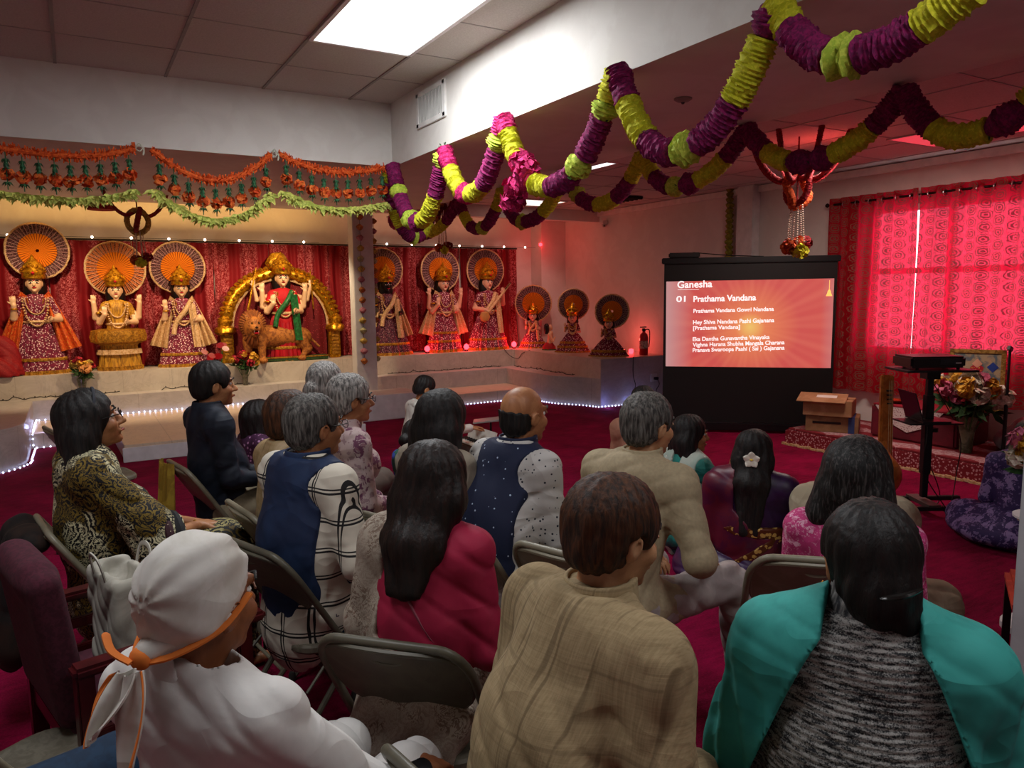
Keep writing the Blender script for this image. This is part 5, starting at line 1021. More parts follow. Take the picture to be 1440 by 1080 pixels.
def person(key,label,px,py,zh,phi,post='chair',hy=0,hp=0,hr=0,lean=-6,slouch=.03,w=1.,hs=1.,fem=False,skin=0,top=None,bot=None,sleeve=1.,sr=1.,hair='short',hcol=None,vol=0,hlen=.3,hwid=1.,res=.009,
           arms=None,belly=0,facing=False,glasses=False,chair='a',clabel=None,crz=0,collar=None,bodylen=0,vest=None,shoes=None,knee=.11,fold_a=.005,extra=None,lap=None,hands=(.5,.5),feet_y=0,legs=None,shinz=1,ts=None,hz=None,hx=0,cdx=0,cdy=0,bare=False,dep=None):
    hw=at(px,py,Z=zh) if dep is None else at(px,py,D=dep); zh=hw.z; beta=math.atan2(hw.x,hw.y)+R_(phi); rz=-beta
    hz=hz or (.545 if post=='chair' else .14); l=R_(lean); ts=ts or (zh-hz)/(.5*math.cos(l)+.125); sp=V(0,math.sin(l),math.cos(l)); n=V(0,math.cos(l),-math.sin(l)); nn=(0,1,0)
    hip=V(0,0,hz); neck=hip+.5*ts*sp+V(hx,slouch,0); hc=neck+V(0,.045,.125*ts); zo=zh-hc[2]; 
    rot=Matrix.Rotation(rz,3,'Z'); base=hw-rot@Vector(hc); base.z=0; assert True
    t=thing('person',label,'person',base,rz); HM=rotm(R_(hy),R_(hp),R_(hr)); H=lambda x,y,z: hc+HM@(V(x,y,z)*hs)
    sh=hip+.455*ts*sp+V(hx*.4,slouch*.8,0); SW=(.155 if fem else .175)*w; S=[sh+V(-SW,0,-.012),sh+V(SW,0,-.012)]
    if arms is None: arms=('lap','lap')
    E=[];Wr=[];Hd=[]
    for i,s in enumerate((-1,1)):
        a=arms[i]
        if a=='lap': e=S[i]+V(s*.04,.03,-.26*ts); wr=V(s*.07,.27,hz+.13)
        elif a=='side': e=S[i]+V(s*.07,-.02,-.26*ts); wr=V(s*.2,.2,hz+.12)
        else: e,wr=V(*a[0]),V(*a[1])
        E.append(e);Wr.append(wr); Hd.append(a[2] if isinstance(a,tuple) and len(a)>2 else (wr-e)+V(-s*.06,0,-.03))
    if post=='chair':
        hj=[V(-.09,0.02,hz),V(.09,.02,hz)]; kn=[V(-knee,.46,hz+.005),V(knee,.46,hz+.005)]; an=[V(-knee,.46+feet_y,.09),V(knee,.46+feet_y,.09)]
        if legs: kn=[V(*legs[0][0]),V(*legs[1][0])]; an=[V(*legs[0][1]),V(*legs[1][1])]
    else:
        hj=[V(-.1,0,.13),V(.1,0,.13)]; kn=[V(-.33,.27,.13),V(.33,.27,.13)]; an=[V(.08,.36,.07),V(-.1,.4,.07)]
    sm=SKIN[skin]
    # ---- skin: one continuous body
    b=Blob(min(res,.007) if facing or sleeve<.9 else max(res,.008))
    b.cone(hip,hip+.25*ts*sp,.12*w,.11*w,.04,sq=(nn,.7)).cone(hip+.25*ts*sp,sh-sp*.08,.11*w,.12*w,.04,sq=(nn,.6)).cone(S[0]+V(.03,0,-.01),S[1]-V(.03,0,.01),.04,.04,.02)
    b.cone(neck-sp*.02,H(0,-.018,-.04),.054*w**.5,.05*hs,.012)
    for i,s in enumerate((-1,1)):
        b.cone(S[i],E[i],.042*w,.036*w,.02).cone(E[i],Wr[i],.036*w,.025,.012); hand(b,Wr[i],Hd[i],V(-s*.3,.2,-1) if not (isinstance(arms[i],tuple) and len(arms[i])>3) else V(*arms[i][3]),-s if True else s,hands[i],.95)
        b.cone(hj[i],kn[i],.075*w,.05,.03).cone(kn[i],an[i],.05,.033,.02)
        f=V(0,1,0) if post=='chair' else V(-s*1,.3,0); fo=an[i]+V(0,0,-.055); b.cone(fo-f*.03,fo+f*.13,.033,.028,.03,sq=((0,0,1),.8)).cone(an[i],fo,.032,.03,.03)
    Mx=HM.tolist()
    b.ell(H(0,-.018,.03),V(.075,.094,.086)*hs,.02,Mx).ell(H(0,.03,-.045),V(.057,.06,.073)*hs,.03,Mx).ell(H(0,.072,-.098),V(.022,.02,.018)*hs,.02,Mx)
    b.cone(H(0,.086,.004),H(0,.112,-.032),.008*hs,.013*hs,.01).cone(H(-.011,.098,-.036),H(.011,.098,-.036),.009*hs,.009*hs,.008).cone(H(-.034,.078,.024),H(.034,.078,.024),.012*hs,.012*hs,.012)
    for s in(-1,1):
        b.ell(H(s*.04,.058,-.03),V(.024,.024,.022)*hs,.02,Mx).ell(H(s*.031,.1,.004),V(.016,.017,.011)*hs,.008,Mx,neg=True)
        b.ell(H(s*.078,-.012,-.012),V(.010,.020,.032)*hs,.008,(HM@rotm(0,-.2,s*.25)).tolist()).ell(H(s*.087,-.008,-.008),V(.006,.011,.02)*hs,.004,Mx,neg=True)
    b.cone(H(-.02,.088,-.066),H(.02,.088,-.066),.008*hs,.008*hs,.008); b.cone(H(-.018,.094,-.071),H(.018,.094,-.071),.003,.003,.003,neg=True)
    b.field(.02).cut(lambda X,Y,Z:.004-Z+0*X+0*Y); sk=b.ob('body',sm,t)
    if facing:
        for s in(-1,1):
            ey=MB().lathe([(.001,-.010),(.007,-.007),(.010,0),(.007,.007),(.001,.010)],n=14).ob('eye',EYW,sk,loc=tuple(H(s*.029,.0755,.003))); MB().lathe([(.001,-.004),(.005,-.002),(.005,.002),(.001,.004)],n=10).ob('iris',INK,ey,loc=tuple(HM@V(0,.0075,0)))
            MB().tube([H(s*.013,.096,.026),H(s*.033,.095,.032),H(s*.052,.078,.026)],[.003,.0045,.002],6).ob('eyebrow',HB,sk)
            MB().tube([H(s*.017,.090,.006),H(s*.031,.0925,.011),H(s*.046,.082,.006)],.0025,5).ob('eyelid',sm,sk)
        MB().tube([H(-.02,.092,-.068),H(0,.101,-.067),H(.02,.092,-.068)],[.003,.0065,.003],8).ob('lips',M('8a4438','plain',rough=.4),sk)
    if glasses:
        g=MB(); 
        for s in(-1,1):
            g.tube([H(s*(.034)+.021*math.cos(a),.112-.004*abs(math.cos(a)),.002+.016*math.sin(a)) for a in [2*PI*k/18 for k in range(18)]],.0016,5,closed=True); g.tube([H(s*.056,.104,.006),H(s*.079,.06,.008),H(s*.083,-.01,.006)],.002,5)
        g.tube([H(-.013,.113,.004),H(0,.116,.007),H(.013,.113,.004)],.0016,5); g.ob('glasses',M('1a1614','plain',rough=.3),t)
    # ---- top garment
    def torso(b,g,low=True,k=.05):
        if low: b.cone(hip+V(0,-.005,-.02),hip+.22*ts*sp,.158*w+g,.14*w+belly*.6+g,k,sq=(nn,.74))
        b.cone(hip+.2*ts*sp,sh-sp*.07,.145*w+g+belly,.155*w+g,k,sq=(nn,.66)); b.cone(S[0]+V(.02,0,-.01),S[1]-V(.02,0,.01),.056*w**.5+g,.056*w**.5+g,k); b.cone(sh-sp*.02,neck+V(0,0,.02),.088*w**.5+g*.5,.064*w**.5+g*.5,.03)
        for q in S: b.cone(neck+V(0,-.005,-.02),q+V(0,0,.01),.052+g*.6,.05+g*.6,.03)
        if fem: 
            for s in(-1,1): b.ell(sh+V(s*.07,.08,-.12*ts),(.07+g,.07+g,.075+g),.04)
        elif belly: b.ell(hip+.2*ts*sp+V(0,.05,0),(.15*w,.12+belly,.15),.06)
        return b
    ctx=dict(t=t,S=S,E=E,W=Wr,hip=hip,sh=sh,neck=neck,H=H,HM=HM,Mx=Mx,hc=hc,torso=torso,ts=ts,sp=sp,kn=kn,an=an,hj=hj,res=res,hs=hs,sk=sk,w=w,hz=hz,base=base,rz=rz,nn=nn)
    ph=abs(hash(key))%7 if False else sum(map(ord,key))%7
    FO=lambda X,Y,Z: fold(X,Y,Z,fold_a,1.0,ph)
    if top:
        b=torso(Blob(res),.012)
        for i,s in enumerate((-1,1)):
            if sleeve>=0:
                b.cone(S[i],E[i],.055*sr*w**.5,.048*sr,.05)
                if sleeve>.5: q=E[i]+(Wr[i]-E[i])*min(1,(sleeve-.5)*2)*.97; b.cone(E[i],q,.047*sr,.039*sr,.02)
        if bodylen:   # kurta / coat tails over the lap
            if post=='chair':
                for i in(0,1): b.cone(hj[i],hj[i]+(kn[i]-hj[i])*bodylen,.1*w,.088,.06)
                b.cone(hip+V(0,-.03,0),hip+V(0,-.06,-.1),.15*w,.15*w,.05,sq=(nn,.6))
            else:
                for i in(0,1): b.cone(hj[i],hj[i]+(kn[i]-hj[i])*bodylen,.11,.1,.06)
        b.field(.03).cut(lambda X,Y,Z:(Z-(neck[2]+.045))+0*X+0*Y); b.cut(lambda X,Y,Z:.046-np.sqrt(X**2+(Y-neck[1]-.012)**2)-np.maximum(0,neck[2]-.03-Z)*3)
        b.mod(FO).cut(lambda X,Y,Z:.01-Z+0*X+0*Y); ctx['top']=b; g=b.ob('top_garment',top,t); ctx['topo']=g
        if collar:
            c=Blob(min(res,.006)).cone(neck+V(0,0,-.02),neck+V(0,.006,.05),.086*w**.5,.074*w**.5,.01); c.field(.02); c.cut(lambda X,Y,Z:(Z-neck[2]-.055)+0*X+0*Y); c.cut(lambda X,Y,Z:.062*w**.5-np.sqrt(X**2+(Y-neck[1])**2)+0*Z).cut(lambda X,Y,Z:(Z-neck[2]-.055)+0*X+0*Y); c.ob('collar',collar,g)
    if vest:
        vm,g_,zmin=vest; b=torso(Blob(res),.026).field(.03); 
        b.cut(lambda X,Y,Z:np.abs(X)-(.165*w+.0*Z)+0*Y).cut(lambda X,Y,Z:.07*w-np.sqrt(X**2+(Y-neck[1]-.01)**2)-np.maximum(0,neck[2]-.035-Z)*2.).cut(lambda X,Y,Z:(Z-(neck[2]+.035))+0*X+0*Y)
        b.cut(lambda X,Y,Z:.085-np.sqrt((np.abs(X)-.205*w)**2+(Z-(sh[2]-.01))**2)+0*Y)
        b.mod(lambda X,Y,Z:fold(X,Y,Z,.004,.7,ph)); b.ob('vest',vm,t)
        c=Blob(min(res,.006)).cone(neck+V(0,0,-.03),neck+V(0,.006,.05),.092*w**.5,.08*w**.5,.01); c.field(.02); c.cut(lambda X,Y,Z:.068*w**.5-np.sqrt(X**2+(Y-neck[1])**2)+0*Z).cut(lambda X,Y,Z:(Z-neck[2]-.055)+0*X+0*Y); c.ob('vest_collar',vm,t)
    # ---- lower garment
    if bot:
        b=Blob(max(res,.009))
        if post=='chair':
            for i in(0,1): b.cone(hj[i],kn[i],.092*w,.07,.035).cone(kn[i],kn[i]+(an[i]-kn[i])*.9*shinz,.07,.062,.02)
            if lap: b.cone(hip+V(0,.1,0),.5*(kn[0]+kn[1]),.13,.11,.08).cone(.5*(kn[0]+kn[1]),.5*(an[0]+an[1])+V(0,0,.0),.13,.15,.08)
            b.cone(hip-V(.06,0,0),hip+V(.06,0,0),.125*w,.125*w,.05,sq=(nn,.8))
        else:
            for i in(0,1): b.cone(hj[i],kn[i],.12*w,.095,.05).cone(kn[i],an[i],.09,.06,.04)
            b.cone(hip,V(0,.3,.1),.17*w,.12,.09,sq=((0,0,1),.7))
            if lap: b.ell((0,.12,.08),(.46,.4,.13),.08)
        b.field(.03).mod(lambda X,Y,Z:fold(X,Y,Z,.011,.9,ph+2)).cut(lambda X,Y,Z:.006-Z+0*X+0*Y); ctx['boto']=b.ob('lower_garment',bot,t)
    # ---- hair
    hm=hcol or HB
    def loc(X,Y,Z):
        a,b_,c=X-hc[0],Y-hc[1],Z-hc[2]; A=HM; return [(a*A[0][j]+b_*A[1][j]+c*A[2][j])/hs for j in range(3)]
    if hair and hair!='none':
        b=Blob(min(res,.007)); v=vol
        th=.004 if hair=='bald' else .010
        b.ell(H(0,-.02,.034),V(.075+th+v,.094+th+v,.086+th+v)*hs,.02,Mx)
        b.ell(H(0,-.05,-.035),V(.064+th*.8,.058+th+v*.5,.062)*hs,.03,Mx)
        back=lambda z,y: V(hc[0]*.0,min(hc[1]-.10,sh[1]-.11)+y,z)
        if hair in('long','mid'):
            top_=H(0,-.03,.02); sdw=.05*hwid
            for s in(-1,0,1):
                p1=H(s*.055,-.055,-.04); p2=V(hc[0]+s*sdw*1.2,sh[1]-.085-.03*(s==0),sh[2]+.02); p3=V(hc[0]*.5+s*sdw*.8,sh[1]-.135,sh[2]-hlen)
                b.cone(H(s*.04,-.03,.04),p1,.055,.06,.04)
                if hair=='long': b.cone(p1,p2,.055*hwid,.05*hwid,.04,sq=(nn,.75)).cone(p2,p3,.048*hwid,.024*hwid,.03,sq=(nn,.6))
                else: b.cone(p1,V(hc[0]+s*sdw*1.5,hc[1]-.06-.01,hc[2]-hlen),.06*hwid,.05*hwid,.04)
        if hair=='bob':
            for s in(-1,1): b.cone(H(s*.06,-.02,.03),H(s*.07,-.03,-.12),.04+v,.03+v,.04)
            b.cone(H(0,-.07,0),H(0,-.08,-.13),.065+v,.05+v,.05)
        if hair=='bun': b.ell(H(0,-.125,-.02),V(.05,.045,.05)*hs,.02,Mx)
        if hair=='updo': b.ell(H(0,-.09,-.035),V(.068,.06,.07)*hs,.03,Mx).ell(H(.03,-.105,-.075),V(.042,.036,.036)*hs,.015,Mx).ell(H(-.012,-.115,-.05),V(.04,.03,.035)*hs,.015,Mx)
        if hair=='pony': b.cone(H(0,-.1,0),H(0,-.16,-.03),.035,.04,.03).cone(H(0,-.16,-.03),H(0,-.14,-.2),.045,.02,.02)
        b.ell(H(0,.115,-.035),V(.078,.078,.103)*hs,.008,Mx,neg=True)
        b.field(.03)
        def cutf(X,Y,Z):
            x,y,z=loc(X,Y,Z); 
            if hair in('short','bald','bun','pony','updo'):
                zm=-.085+.62*np.maximum(0,y+.075); c=(zm-z)*.8; ear=.03-np.sqrt((np.abs(x)-.09)**2*.6+(y-.0)**2+(z+.012)**2); c=np.maximum(c,ear*.9) if True else c
                if hair=='bald': c=np.maximum(c,z-.012-.12*np.maximum(0,-y-.02)+.5*np.maximum(0,y-.0))
                if hair=='bun': c=np.minimum(c,np.sqrt((x)**2+(y+.125)**2+(z+.02)**2)-.06)
                if hair=='pony': c=np.minimum(c,np.where(y<-.1,-.02,.02))
                if hair=='updo': c=np.minimum(c,np.sqrt((x)**2+(y+.1)**2+(z+.05)**2)-.1)
                return c
            return np.minimum((.0-z)*0-1,0)+0*z if True else 0
        b.cut(cutf)
        b.mod(lambda X,Y,Z:(lambda x,y,z:.0011*np.sin(60*np.arctan2(x,y+.025)+3*np.sin(14*z))+.0022*np.sin(15*np.arctan2(x,y+.02)+5*z+np.sin(40*z))+.002*np.sin(31*x+19*z+2*np.sin(25*y)))(*loc(X,Y,Z)))
        if hair in('short','updo','bun','pony'): b.mod(lambda X,Y,Z:(lambda x,y,z:.12*np.clip(-.01-z,0,.09)*(y<.02)*(1 if hair=='short' else .3))(*loc(X,Y,Z)))
        ctx['hairo']=b.ob('hair',hm,t)
    if post=='chair' and chair:
        d=rot@Vector((cdx,.035+cdy,0)); place_chair(base.x+d.x,base.y+d.y,rz+R_(crz),clabel,chair)
    if extra: extra(ctx)
    PEOPLE[key]=ctx; return ctx
# ---------------------------------------------------------------- the audience
def shell(c,g,mat,name,keep,fa=.006,res=None,arms=0,low=True,pad=.04,f=.8,par=None,arm_to=1.):
    "draped cloth: offset of the torso (and arms) kept where keep(x,y,z)<0"
    b=c['torso'](Blob(res or c['res']),g,low)
    if arms:
        for i in ((0,1) if arms==2 else (0,) if arms==-1 else (1,)):
            b.cone(c['S'][i],c['E'][i],.066+g*.6,.062+g*.6,.04); 
            if arm_to>1: b.cone(c['E'][i],c['W'][i],.058+g*.4,.05+g*.4,.03)
    b.field(pad).mod(lambda X,Y,Z:fold(X,Y,Z,fa,f,3)); nk=c['neck']
    b.cut(lambda X,Y,Z:.066-np.sqrt(X**2+(Y-nk[1]-.01)**2)-np.maximum(0,nk[2]-.04-Z)*2.5); b.cut(keep); return b.ob(name,mat,par or c['t'])
# 1 man with the white head cloth
WK=M('d6d4d0','noise','cbc9c6',s=5,rough=.85,bump=.1,wr=1); WT=M('d2cfc8','noise','c6c2b8',s=9,rough=.9,bump=.25,wr=1); OR=M('e07a30','plain',rough=.85)
def turban(c):
    H,Mx,t=c['H'],c['Mx'],c['t']; hs=c['hs']
    def loc(X,Y,Z):
        hc,A=c['hc'],c['HM']; a,b_,d=X-hc[0],Y-hc[1],Z-hc[2]; return [(a*A[0][j]+b_*A[1][j]+d*A[2][j])/hs for j in range(3)]
    b=Blob(.005).ell(H(0,-.026,.045),V(.086,.110,.094)*hs,.02,Mx).ell(H(0,-.05,.0),V(.082,.074,.078)*hs,.03,Mx); b.field(.03)
    b.cut(lambda X,Y,Z:(lambda x,y,z:(-.05+.75*np.maximum(0,y+.08)-z)*.8)(*loc(X,Y,Z))); b.mod(lambda X,Y,Z:(lambda x,y,z:.0018*np.sin(95*(z-.75*y)+9*x+2*np.sin(30*x))*np.clip((y+.02)*12,0,1)+.0022*np.sin(9*np.arctan2(x,z-.04)+14*y+2*np.sin(20*z))+.001*np.sin(40*x+31*y+5*np.sin(22*z)))(*loc(X,Y,Z)))
    tb=b.ob('head_cloth',WT,t)
    b=Blob(.004).cone(H(-.076,-.025,-.005),H(0,-.128,-.045),.012,.018,.02).cone(H(.076,-.025,-.005),H(0,-.128,-.045),.012,.018,.02)
    b.field(.02).mod(lambda X,Y,Z:fold(X,Y,Z,.003,3)); b.ob('wrapped_band',WT,tb)
    Blob(.004).ell(H(0,-.142,-.05),V(.022,.015,.02),.01,Mx).field(.02).ob('knot',OR,tb)
    for dx,L,m in((-.014,.075,0),(.03,.115,1)):
        def fn(u,v): 
            wd=(.02+.075*math.sin(PI*min(1,.15+.85*v))**.8)*(1-.3*v); p=H(dx*.4,-.142,-.06)+V(dx*v*1.4+(u-.5)*wd,-.03-.05*v+.008*math.sin(9*u+3*v),-L*1.35*v+.02*(u-.5)); return tuple(p)
        MB().grid(fn,12,16,.003).ob('cloth_tail',WT,tb)
        def fn2(u,v): p=Vector(fn(.0+.16*u if not m else .84+.16*u,v)); return (p.x,p.y-.0035,p.z)
        MB().grid(fn2,3,16,.002).ob('orange_edge',OR,tb)
    P=[H(-.086,.02,.02),H(-.083,-.05,-.022),H(-.045,-.115,-.048),H(0,-.146,-.055)]; MB().tube(catmull(P,6),.005,6,flat=.5).ob('orange_edge',OR,tb)
    P=[H(.087,.025,.022),H(.085,-.045,-.02),H(.045,-.115,-.048),H(0,-.146,-.055)]; MB().tube(catmull(P,6),.008,6,flat=.5).ob('orange_edge',OR,tb)
    MB().tube(catmull([H(0,-.16,-.05),H(-.04,-.165,-.035),H(-.075,-.15,-.015)],6),[.008]*12+[.004],6,flat=.4).ob('orange_tip',OR,tb)
    w,e=c['W'][1],c['E'][1]; d=(w-e)/np.linalg.norm(w-e); p=w-d*.02; MB().tube([p-d*.011,p+d*.011],.033,18).ob('watch_strap',BLK,t); q=p+V(.015,-.01,.03); MB().lathe([(.001,-.004),(.02,-.004),(.02,.005),(.001,.006)],n=18).ob('watch_case',M('2a2a2c','plain',metal=1,rough=.3),t,loc=tuple(q),rot=(.2,.4,0))
person('turban','man in white kurta and knotted white head cloth with orange border, lower left corner',288,846,1.13,48,hy=0,hp=-2,lean=-10,slouch=.05,hx=-.05,w=.86,hs=1.0,skin=1,top=WK,bot=WK,sleeve=.66,sr=1.25,hair='none',res=.006,collar=WK,bodylen=.9,facing=True,fold_a=.006,
  arms=(((-.17,.08,.74),(-.08,.3,.68)),((.23,.12,.74),(.24,.30,.68),(-.2,1,-.3))),chair=None,extra=turban)
# 2 woman in patterned kaftan
KF=M('0f0d0e','paisley','c9c19a','77601f',s=17,rough=.8,wr=1); KB=M('36121c','vdots','b9a68c',s=50,a=.16)
def kaftan(c):
    H=c['H']; t=c['t']
    b=Blob(.008); 
    for i,s in enumerate((-1,1)): b.cone(c['S'][i],c['E'][i]+V(0,.02,.02),.075,.115,.04,sq=((0,1,0),.8)).cone(c['E'][i]+V(0,.03,.0),c['E'][i]+V(s*.0,.08,-.03),.11,.115,.04)
    b.field(.03).mod(lambda X,Y,Z:fold(X,Y,Z,.010,.9,1)); e0,e1=c['E']; 
    b.cut(lambda X,Y,Z:(Y-(e0[1]+.10))+0*X+0*Z); b.cut(lambda X,Y,Z:(np.abs(X)*-1+.1)+0*Y+0*Z)
    D=b.D; sl=b.ob('kaftan_sleeves',KF,t)
    for i in (0,1):
        e=c['E'][i]; P=[(e[0]+.118*math.cos(a),e[1]+.072,e[2]-.02+.118*math.sin(a)) for a in [2*PI*k/24 for k in range(24)]]; MB().tube(P,.022,8,closed=True,flat=1).ob('black_cuff',M('101014','plain'),sl)
        P=[(e[0]+.125*math.cos(a),e[1]+.03,e[2]-.01+.125*math.sin(a)) for a in [2*PI*k/24 for k in range(24)]]; MB().tube(P,.018,8,closed=True).ob('maroon_band',KB,sl)
    w=c['W'][1]; MB().tube([tuple(w+V(.028*math.cos(a),-.01,.026*math.sin(a))) for a in [2*PI*k/16 for k in range(16)]],.004,6,closed=True).ob('bracelet',GOLD,t)
    MB().tube(catmull([c['H'](-.09,.0,.03),c['H'](-.07,.03,.09),c['H'](0,.04,.128),c['H'](.07,.03,.09),c['H'](.09,0,.03)],6),.007,6).ob('hair_band',M('2a2c34','plain'),t)
person('kaftan','seated woman in glasses and a black and gold patterned kaftan, hands clasped on her lap',128,592,1.2,80,hy=6,hp=12,lean=-11,w=1.1,fem=True,skin=0,top=KF,bot=M('111012','paisley','9a8f5c','5c4a18',s=13),sleeve=.35,sr=1.2,hair='mid',hlen=.17,hwid=1.05,vol=.010,res=.009,facing=True,glasses=True,belly=.03,
  arms=(((-.25,.12,.72),(-.03,.37,.68),(.5,.8,-.1),(0,-.1,-1)),((.25,.12,.72),(.03,.35,.69),(-.35,.9,-.1),(0,-.1,-1))),hands=(.35,.55),clabel='folding chair of the woman in the patterned kaftan, dark coat over its back',bodylen=.8,lap=True,extra=kaftan)
# 3 man in navy shirt
NV=M('0e1626','noise','0a1220',s=7,rough=.7,wr=1)
def hat3(c): MB().lathe([(.03,-.03),(.045,0),(.03,.03)],n=12).ob('watch',BLK,c['t'],loc=tuple(c['W'][1]))
person('navy','seated young man in a dark navy shirt with short black hair, in profile',301,541,1.22,72,hy=4,lean=-9,w=1.05,skin=0,top=NV,bot=M('8c8068','noise','7c7058',s=8),hair='short',hcol=HB,vol=.006,res=.01,facing=True,clabel='folding chair under the man in the navy shirt',collar=NV,belly=.01)
# 4 woman far behind in purple
person('purplef','woman with dark curly hair and purple patterned top, sitting on the floor by the stage',366,588,.76,70,'floor',fem=True,top=M('3c1638','vdots','a87ca0',s=32,a=.3),bot=M('2c102a','plain'),hair='bob',vol=.022,res=.013,facing=True,lean=4)
# 5 beige silk
person('beige','person with brown hair and beige silk top, half hidden behind the blue vest man',412,590,1.16,68,fem=True,top=M('a8906c','weave','8c744c','c0a888',s=60,rough=.5),bot=M('9c8460','plain'),hair='short',hcol=HBR,vol=.006,res=.011,clabel='folding chair behind the man in the blue vest',w=1.05)
# 6 man in blue vest
PLD=M('ccc4b4','plaid','1c1a1c',s=9.5,a=.035,rough=.85,wr=1); BV=M('14284a','noise','102040',s=6,rough=.75,wr=1)
person('bluevest','seated grey haired man in a dark blue vest over a white windowpane check shirt',444,600,1.2,55,hy=4,lean=0,w=1.08,skin=0,top=PLD,bot=M('14203c','plain'),hair='short',hcol=HG,vol=.004,res=.008,glasses=True,facing=True,vest=(BV,0,0),belly=.035,sr=1.18,clabel='folding chair under the man in the blue vest',chair='b',arms=('lap',((.29,.02,.74),(.16,.27,.70))),bodylen=.4)
# 7, 8 grey haired women
person('greybun','grey haired woman with a low bun facing the altar, beside the white column',459,540,1.2,30,hy=10,fem=True,top=M('7c6c5c','noise','68584a',s=10),bot=M('4c4038','plain'),hair='bun',hcol=HGG,vol=.004,res=.012,clabel='folding chair under the grey haired woman with the bun')
FLR=M('b09a98','floral','6a3c54','8a5c6c',s=13,rough=.8,a=.52,wr=1)
person('floral','seated grey haired woman in glasses and a mauve floral top',494,562,1.2,68,hy=2,hs=.94,fem=True,w=1.05,top=FLR,bot=M('3c1c48','plain'),hair='short',hcol=HGG,vol=.010,res=.009,facing=True,glasses=True,sr=1.15,lap=True,clabel='dark folding chair under the woman in the mauve floral top',chair='b',bodylen=.5,lean=4,slouch=.05)
# 9 man at the harmonium
person('harm','man in a white hooded top sitting on the floor playing a harmonium',598,547,.80,66,'floor',hy=4,hp=-22,lean=6,top=M('cfcbc2','noise','c2beb4',s=6),bot=M('c4c0b8','plain'),hair='short',res=.011,facing=True,w=1.08,arms=('lap',((.28,.18,.42),(.2,.5,.42),(0,1,0),(0,0,-1))),extra=lambda c:(Blob(.01).cone(c['neck']+V(-.06,-.07,-.01),c['neck']+V(.06,-.07,-.01),.04,.04,.03).field(.02).ob('hood',M('cfcbc2','noise','c2beb4',s=6),c['t'])))
# 10 woman with curly black hair
CRK=M('968b7a','noise','85796a',s=7,rough=.85,wr=1)
person('curly','seated woman with thick wavy black hair and a cream kurta, behind the bald man',624,592,1.16,45,hy=-4,fem=True,w=.95,top=CRK,bot=M('8a7c6c','plain'),hair='mid',hlen=.2,hwid=1.1,vol=.012,res=.009,clabel='folding chair under the woman in the cream kurta',bodylen=.6,lean=3,chair='a')
person('childf','small dark haired person in green and blue, left of the woman with wavy hair',588,612,.74,50,'floor',fem=True,hs=.92,w=.85,top=M('1c4a3c','vdots','2c3c8c',s=16,a=.5),bot=M('1a2c5c','plain'),hair='bun',res=.012)
# 11 bald man
DOT=M('141c38','vdots','a8b8d0',s=34,a=.13,rough=.8); WDT=M('b8b4b0','vdots','1c2030',s=48,a=.2,rough=.85,wr=1)
person('bald','bald man in a navy dotted vest over a white dotted shirt',738,583,1.2,46,hy=2,hp=-2,w=.98,skin=0,top=WDT,bot=M('0e1424','plain'),hair='bald',res=.008,vest=(DOT,0,0),belly=.03,facing=True,clabel='folding chair with pale back under the bald man',sr=1.1,lean=9,slouch=.06,bodylen=.25)
# 12 woman in pink with beige shawl
PK=M('a0143c','noise','900f34',s=5,rough=.7,bump=.08,wr=.35); SHL=M('a89c8c','paisley','7a6658','98887a',s=19,rough=.85,wr=.5)
def shawl12(c):
    nk=c['neck']; sh=c['sh']
    shell(c,.02,SHL,'shawl',lambda X,Y,Z:np.maximum(0,0)+np.minimum((Z-(c['hz']+.17-.28*X)),(X+.095*1.0)+0*Z)+0*Y,.008,.007,arms=-1,f=.9)
    b=Blob(.007).cone(c['S'][0]+V(.05,.0,.0),c['E'][0]+V(-.01,0,0),.07,.075,.04,sq=((0,1,0),.9)).cone(c['E'][0],V(-.19,.05,c['hz']-.05),.07,.07,.05); b.cone(c['hip']+V(-.06,-.06,-.02),c['hip']+V(.08,-.06,-.02),.13,.12,.05,sq=((0,1,0),.65)).cone(V(-.1,-.12,.42),V(.1,-.12,.42),.09,.08,.05,sq=((0,1,0),.5)); b.field(.03).mod(lambda X,Y,Z:.012*np.sin(44*X+8*np.sin(5*Z))*np.clip((.75-Z)*4,0,1)+fold(X,Y,Z,.006,.9)); b.ob('shawl_fall',SHL,c['t'])
    P=[c['sh']+V(-.02,-.135,-.06),c['sh']+V(.08,-.13,-.22),c['sh']+V(.17,-.07,-.33)]; MB().tube(catmull(P,5),.004,6).ob('bag_strap',M('8a4050','plain'),c['t'])
person('pink12','woman with long straight dark hair in a crimson kurta and beige patterned shawl',612,678,1.15,30,hy=-8,hp=-6,fem=True,w=.92,top=PK,bot=SHL,hair='long',hcol=M('0e0908','streak','26140e',s=90,rough=.52,bump=.5,spec=.3),hlen=.10,hwid=.85,vol=.0,res=.007,lean=4,clabel='dark folding chair holding the woman in the crimson kurta',chair='b',arms=(((-.2,.06,.72),(-.1,.25,.68)),((.21,.04,.7),(.12,.22,.66))),extra=shawl12,crz=8)
# 13 man with brown hair
LNN=M('94805e','weave','a8936f','52402a',s=230,rough=.9,bump=.2,wr=.5)
person('linen','large man with brown hair in a beige streaked linen kurta, centre foreground',865,752,1.19,48,hy=2,hp=-10,w=1.06,hs=.98,skin=2,top=LNN,bot=LNN,hair='short',hcol=HBR,vol=.007,res=.007,collar=LNN,lean=14,slouch=.06,sr=1.25,facing=True,clabel='dark grey folding chair under the man in the linen kurta',chair='b',bodylen=.9,fold_a=.007,belly=.02,arms=(((-.225,.12,.74),(-.1,.32,.68)),((.27,.12,.74),(.13,.36,.68))),crz=5)
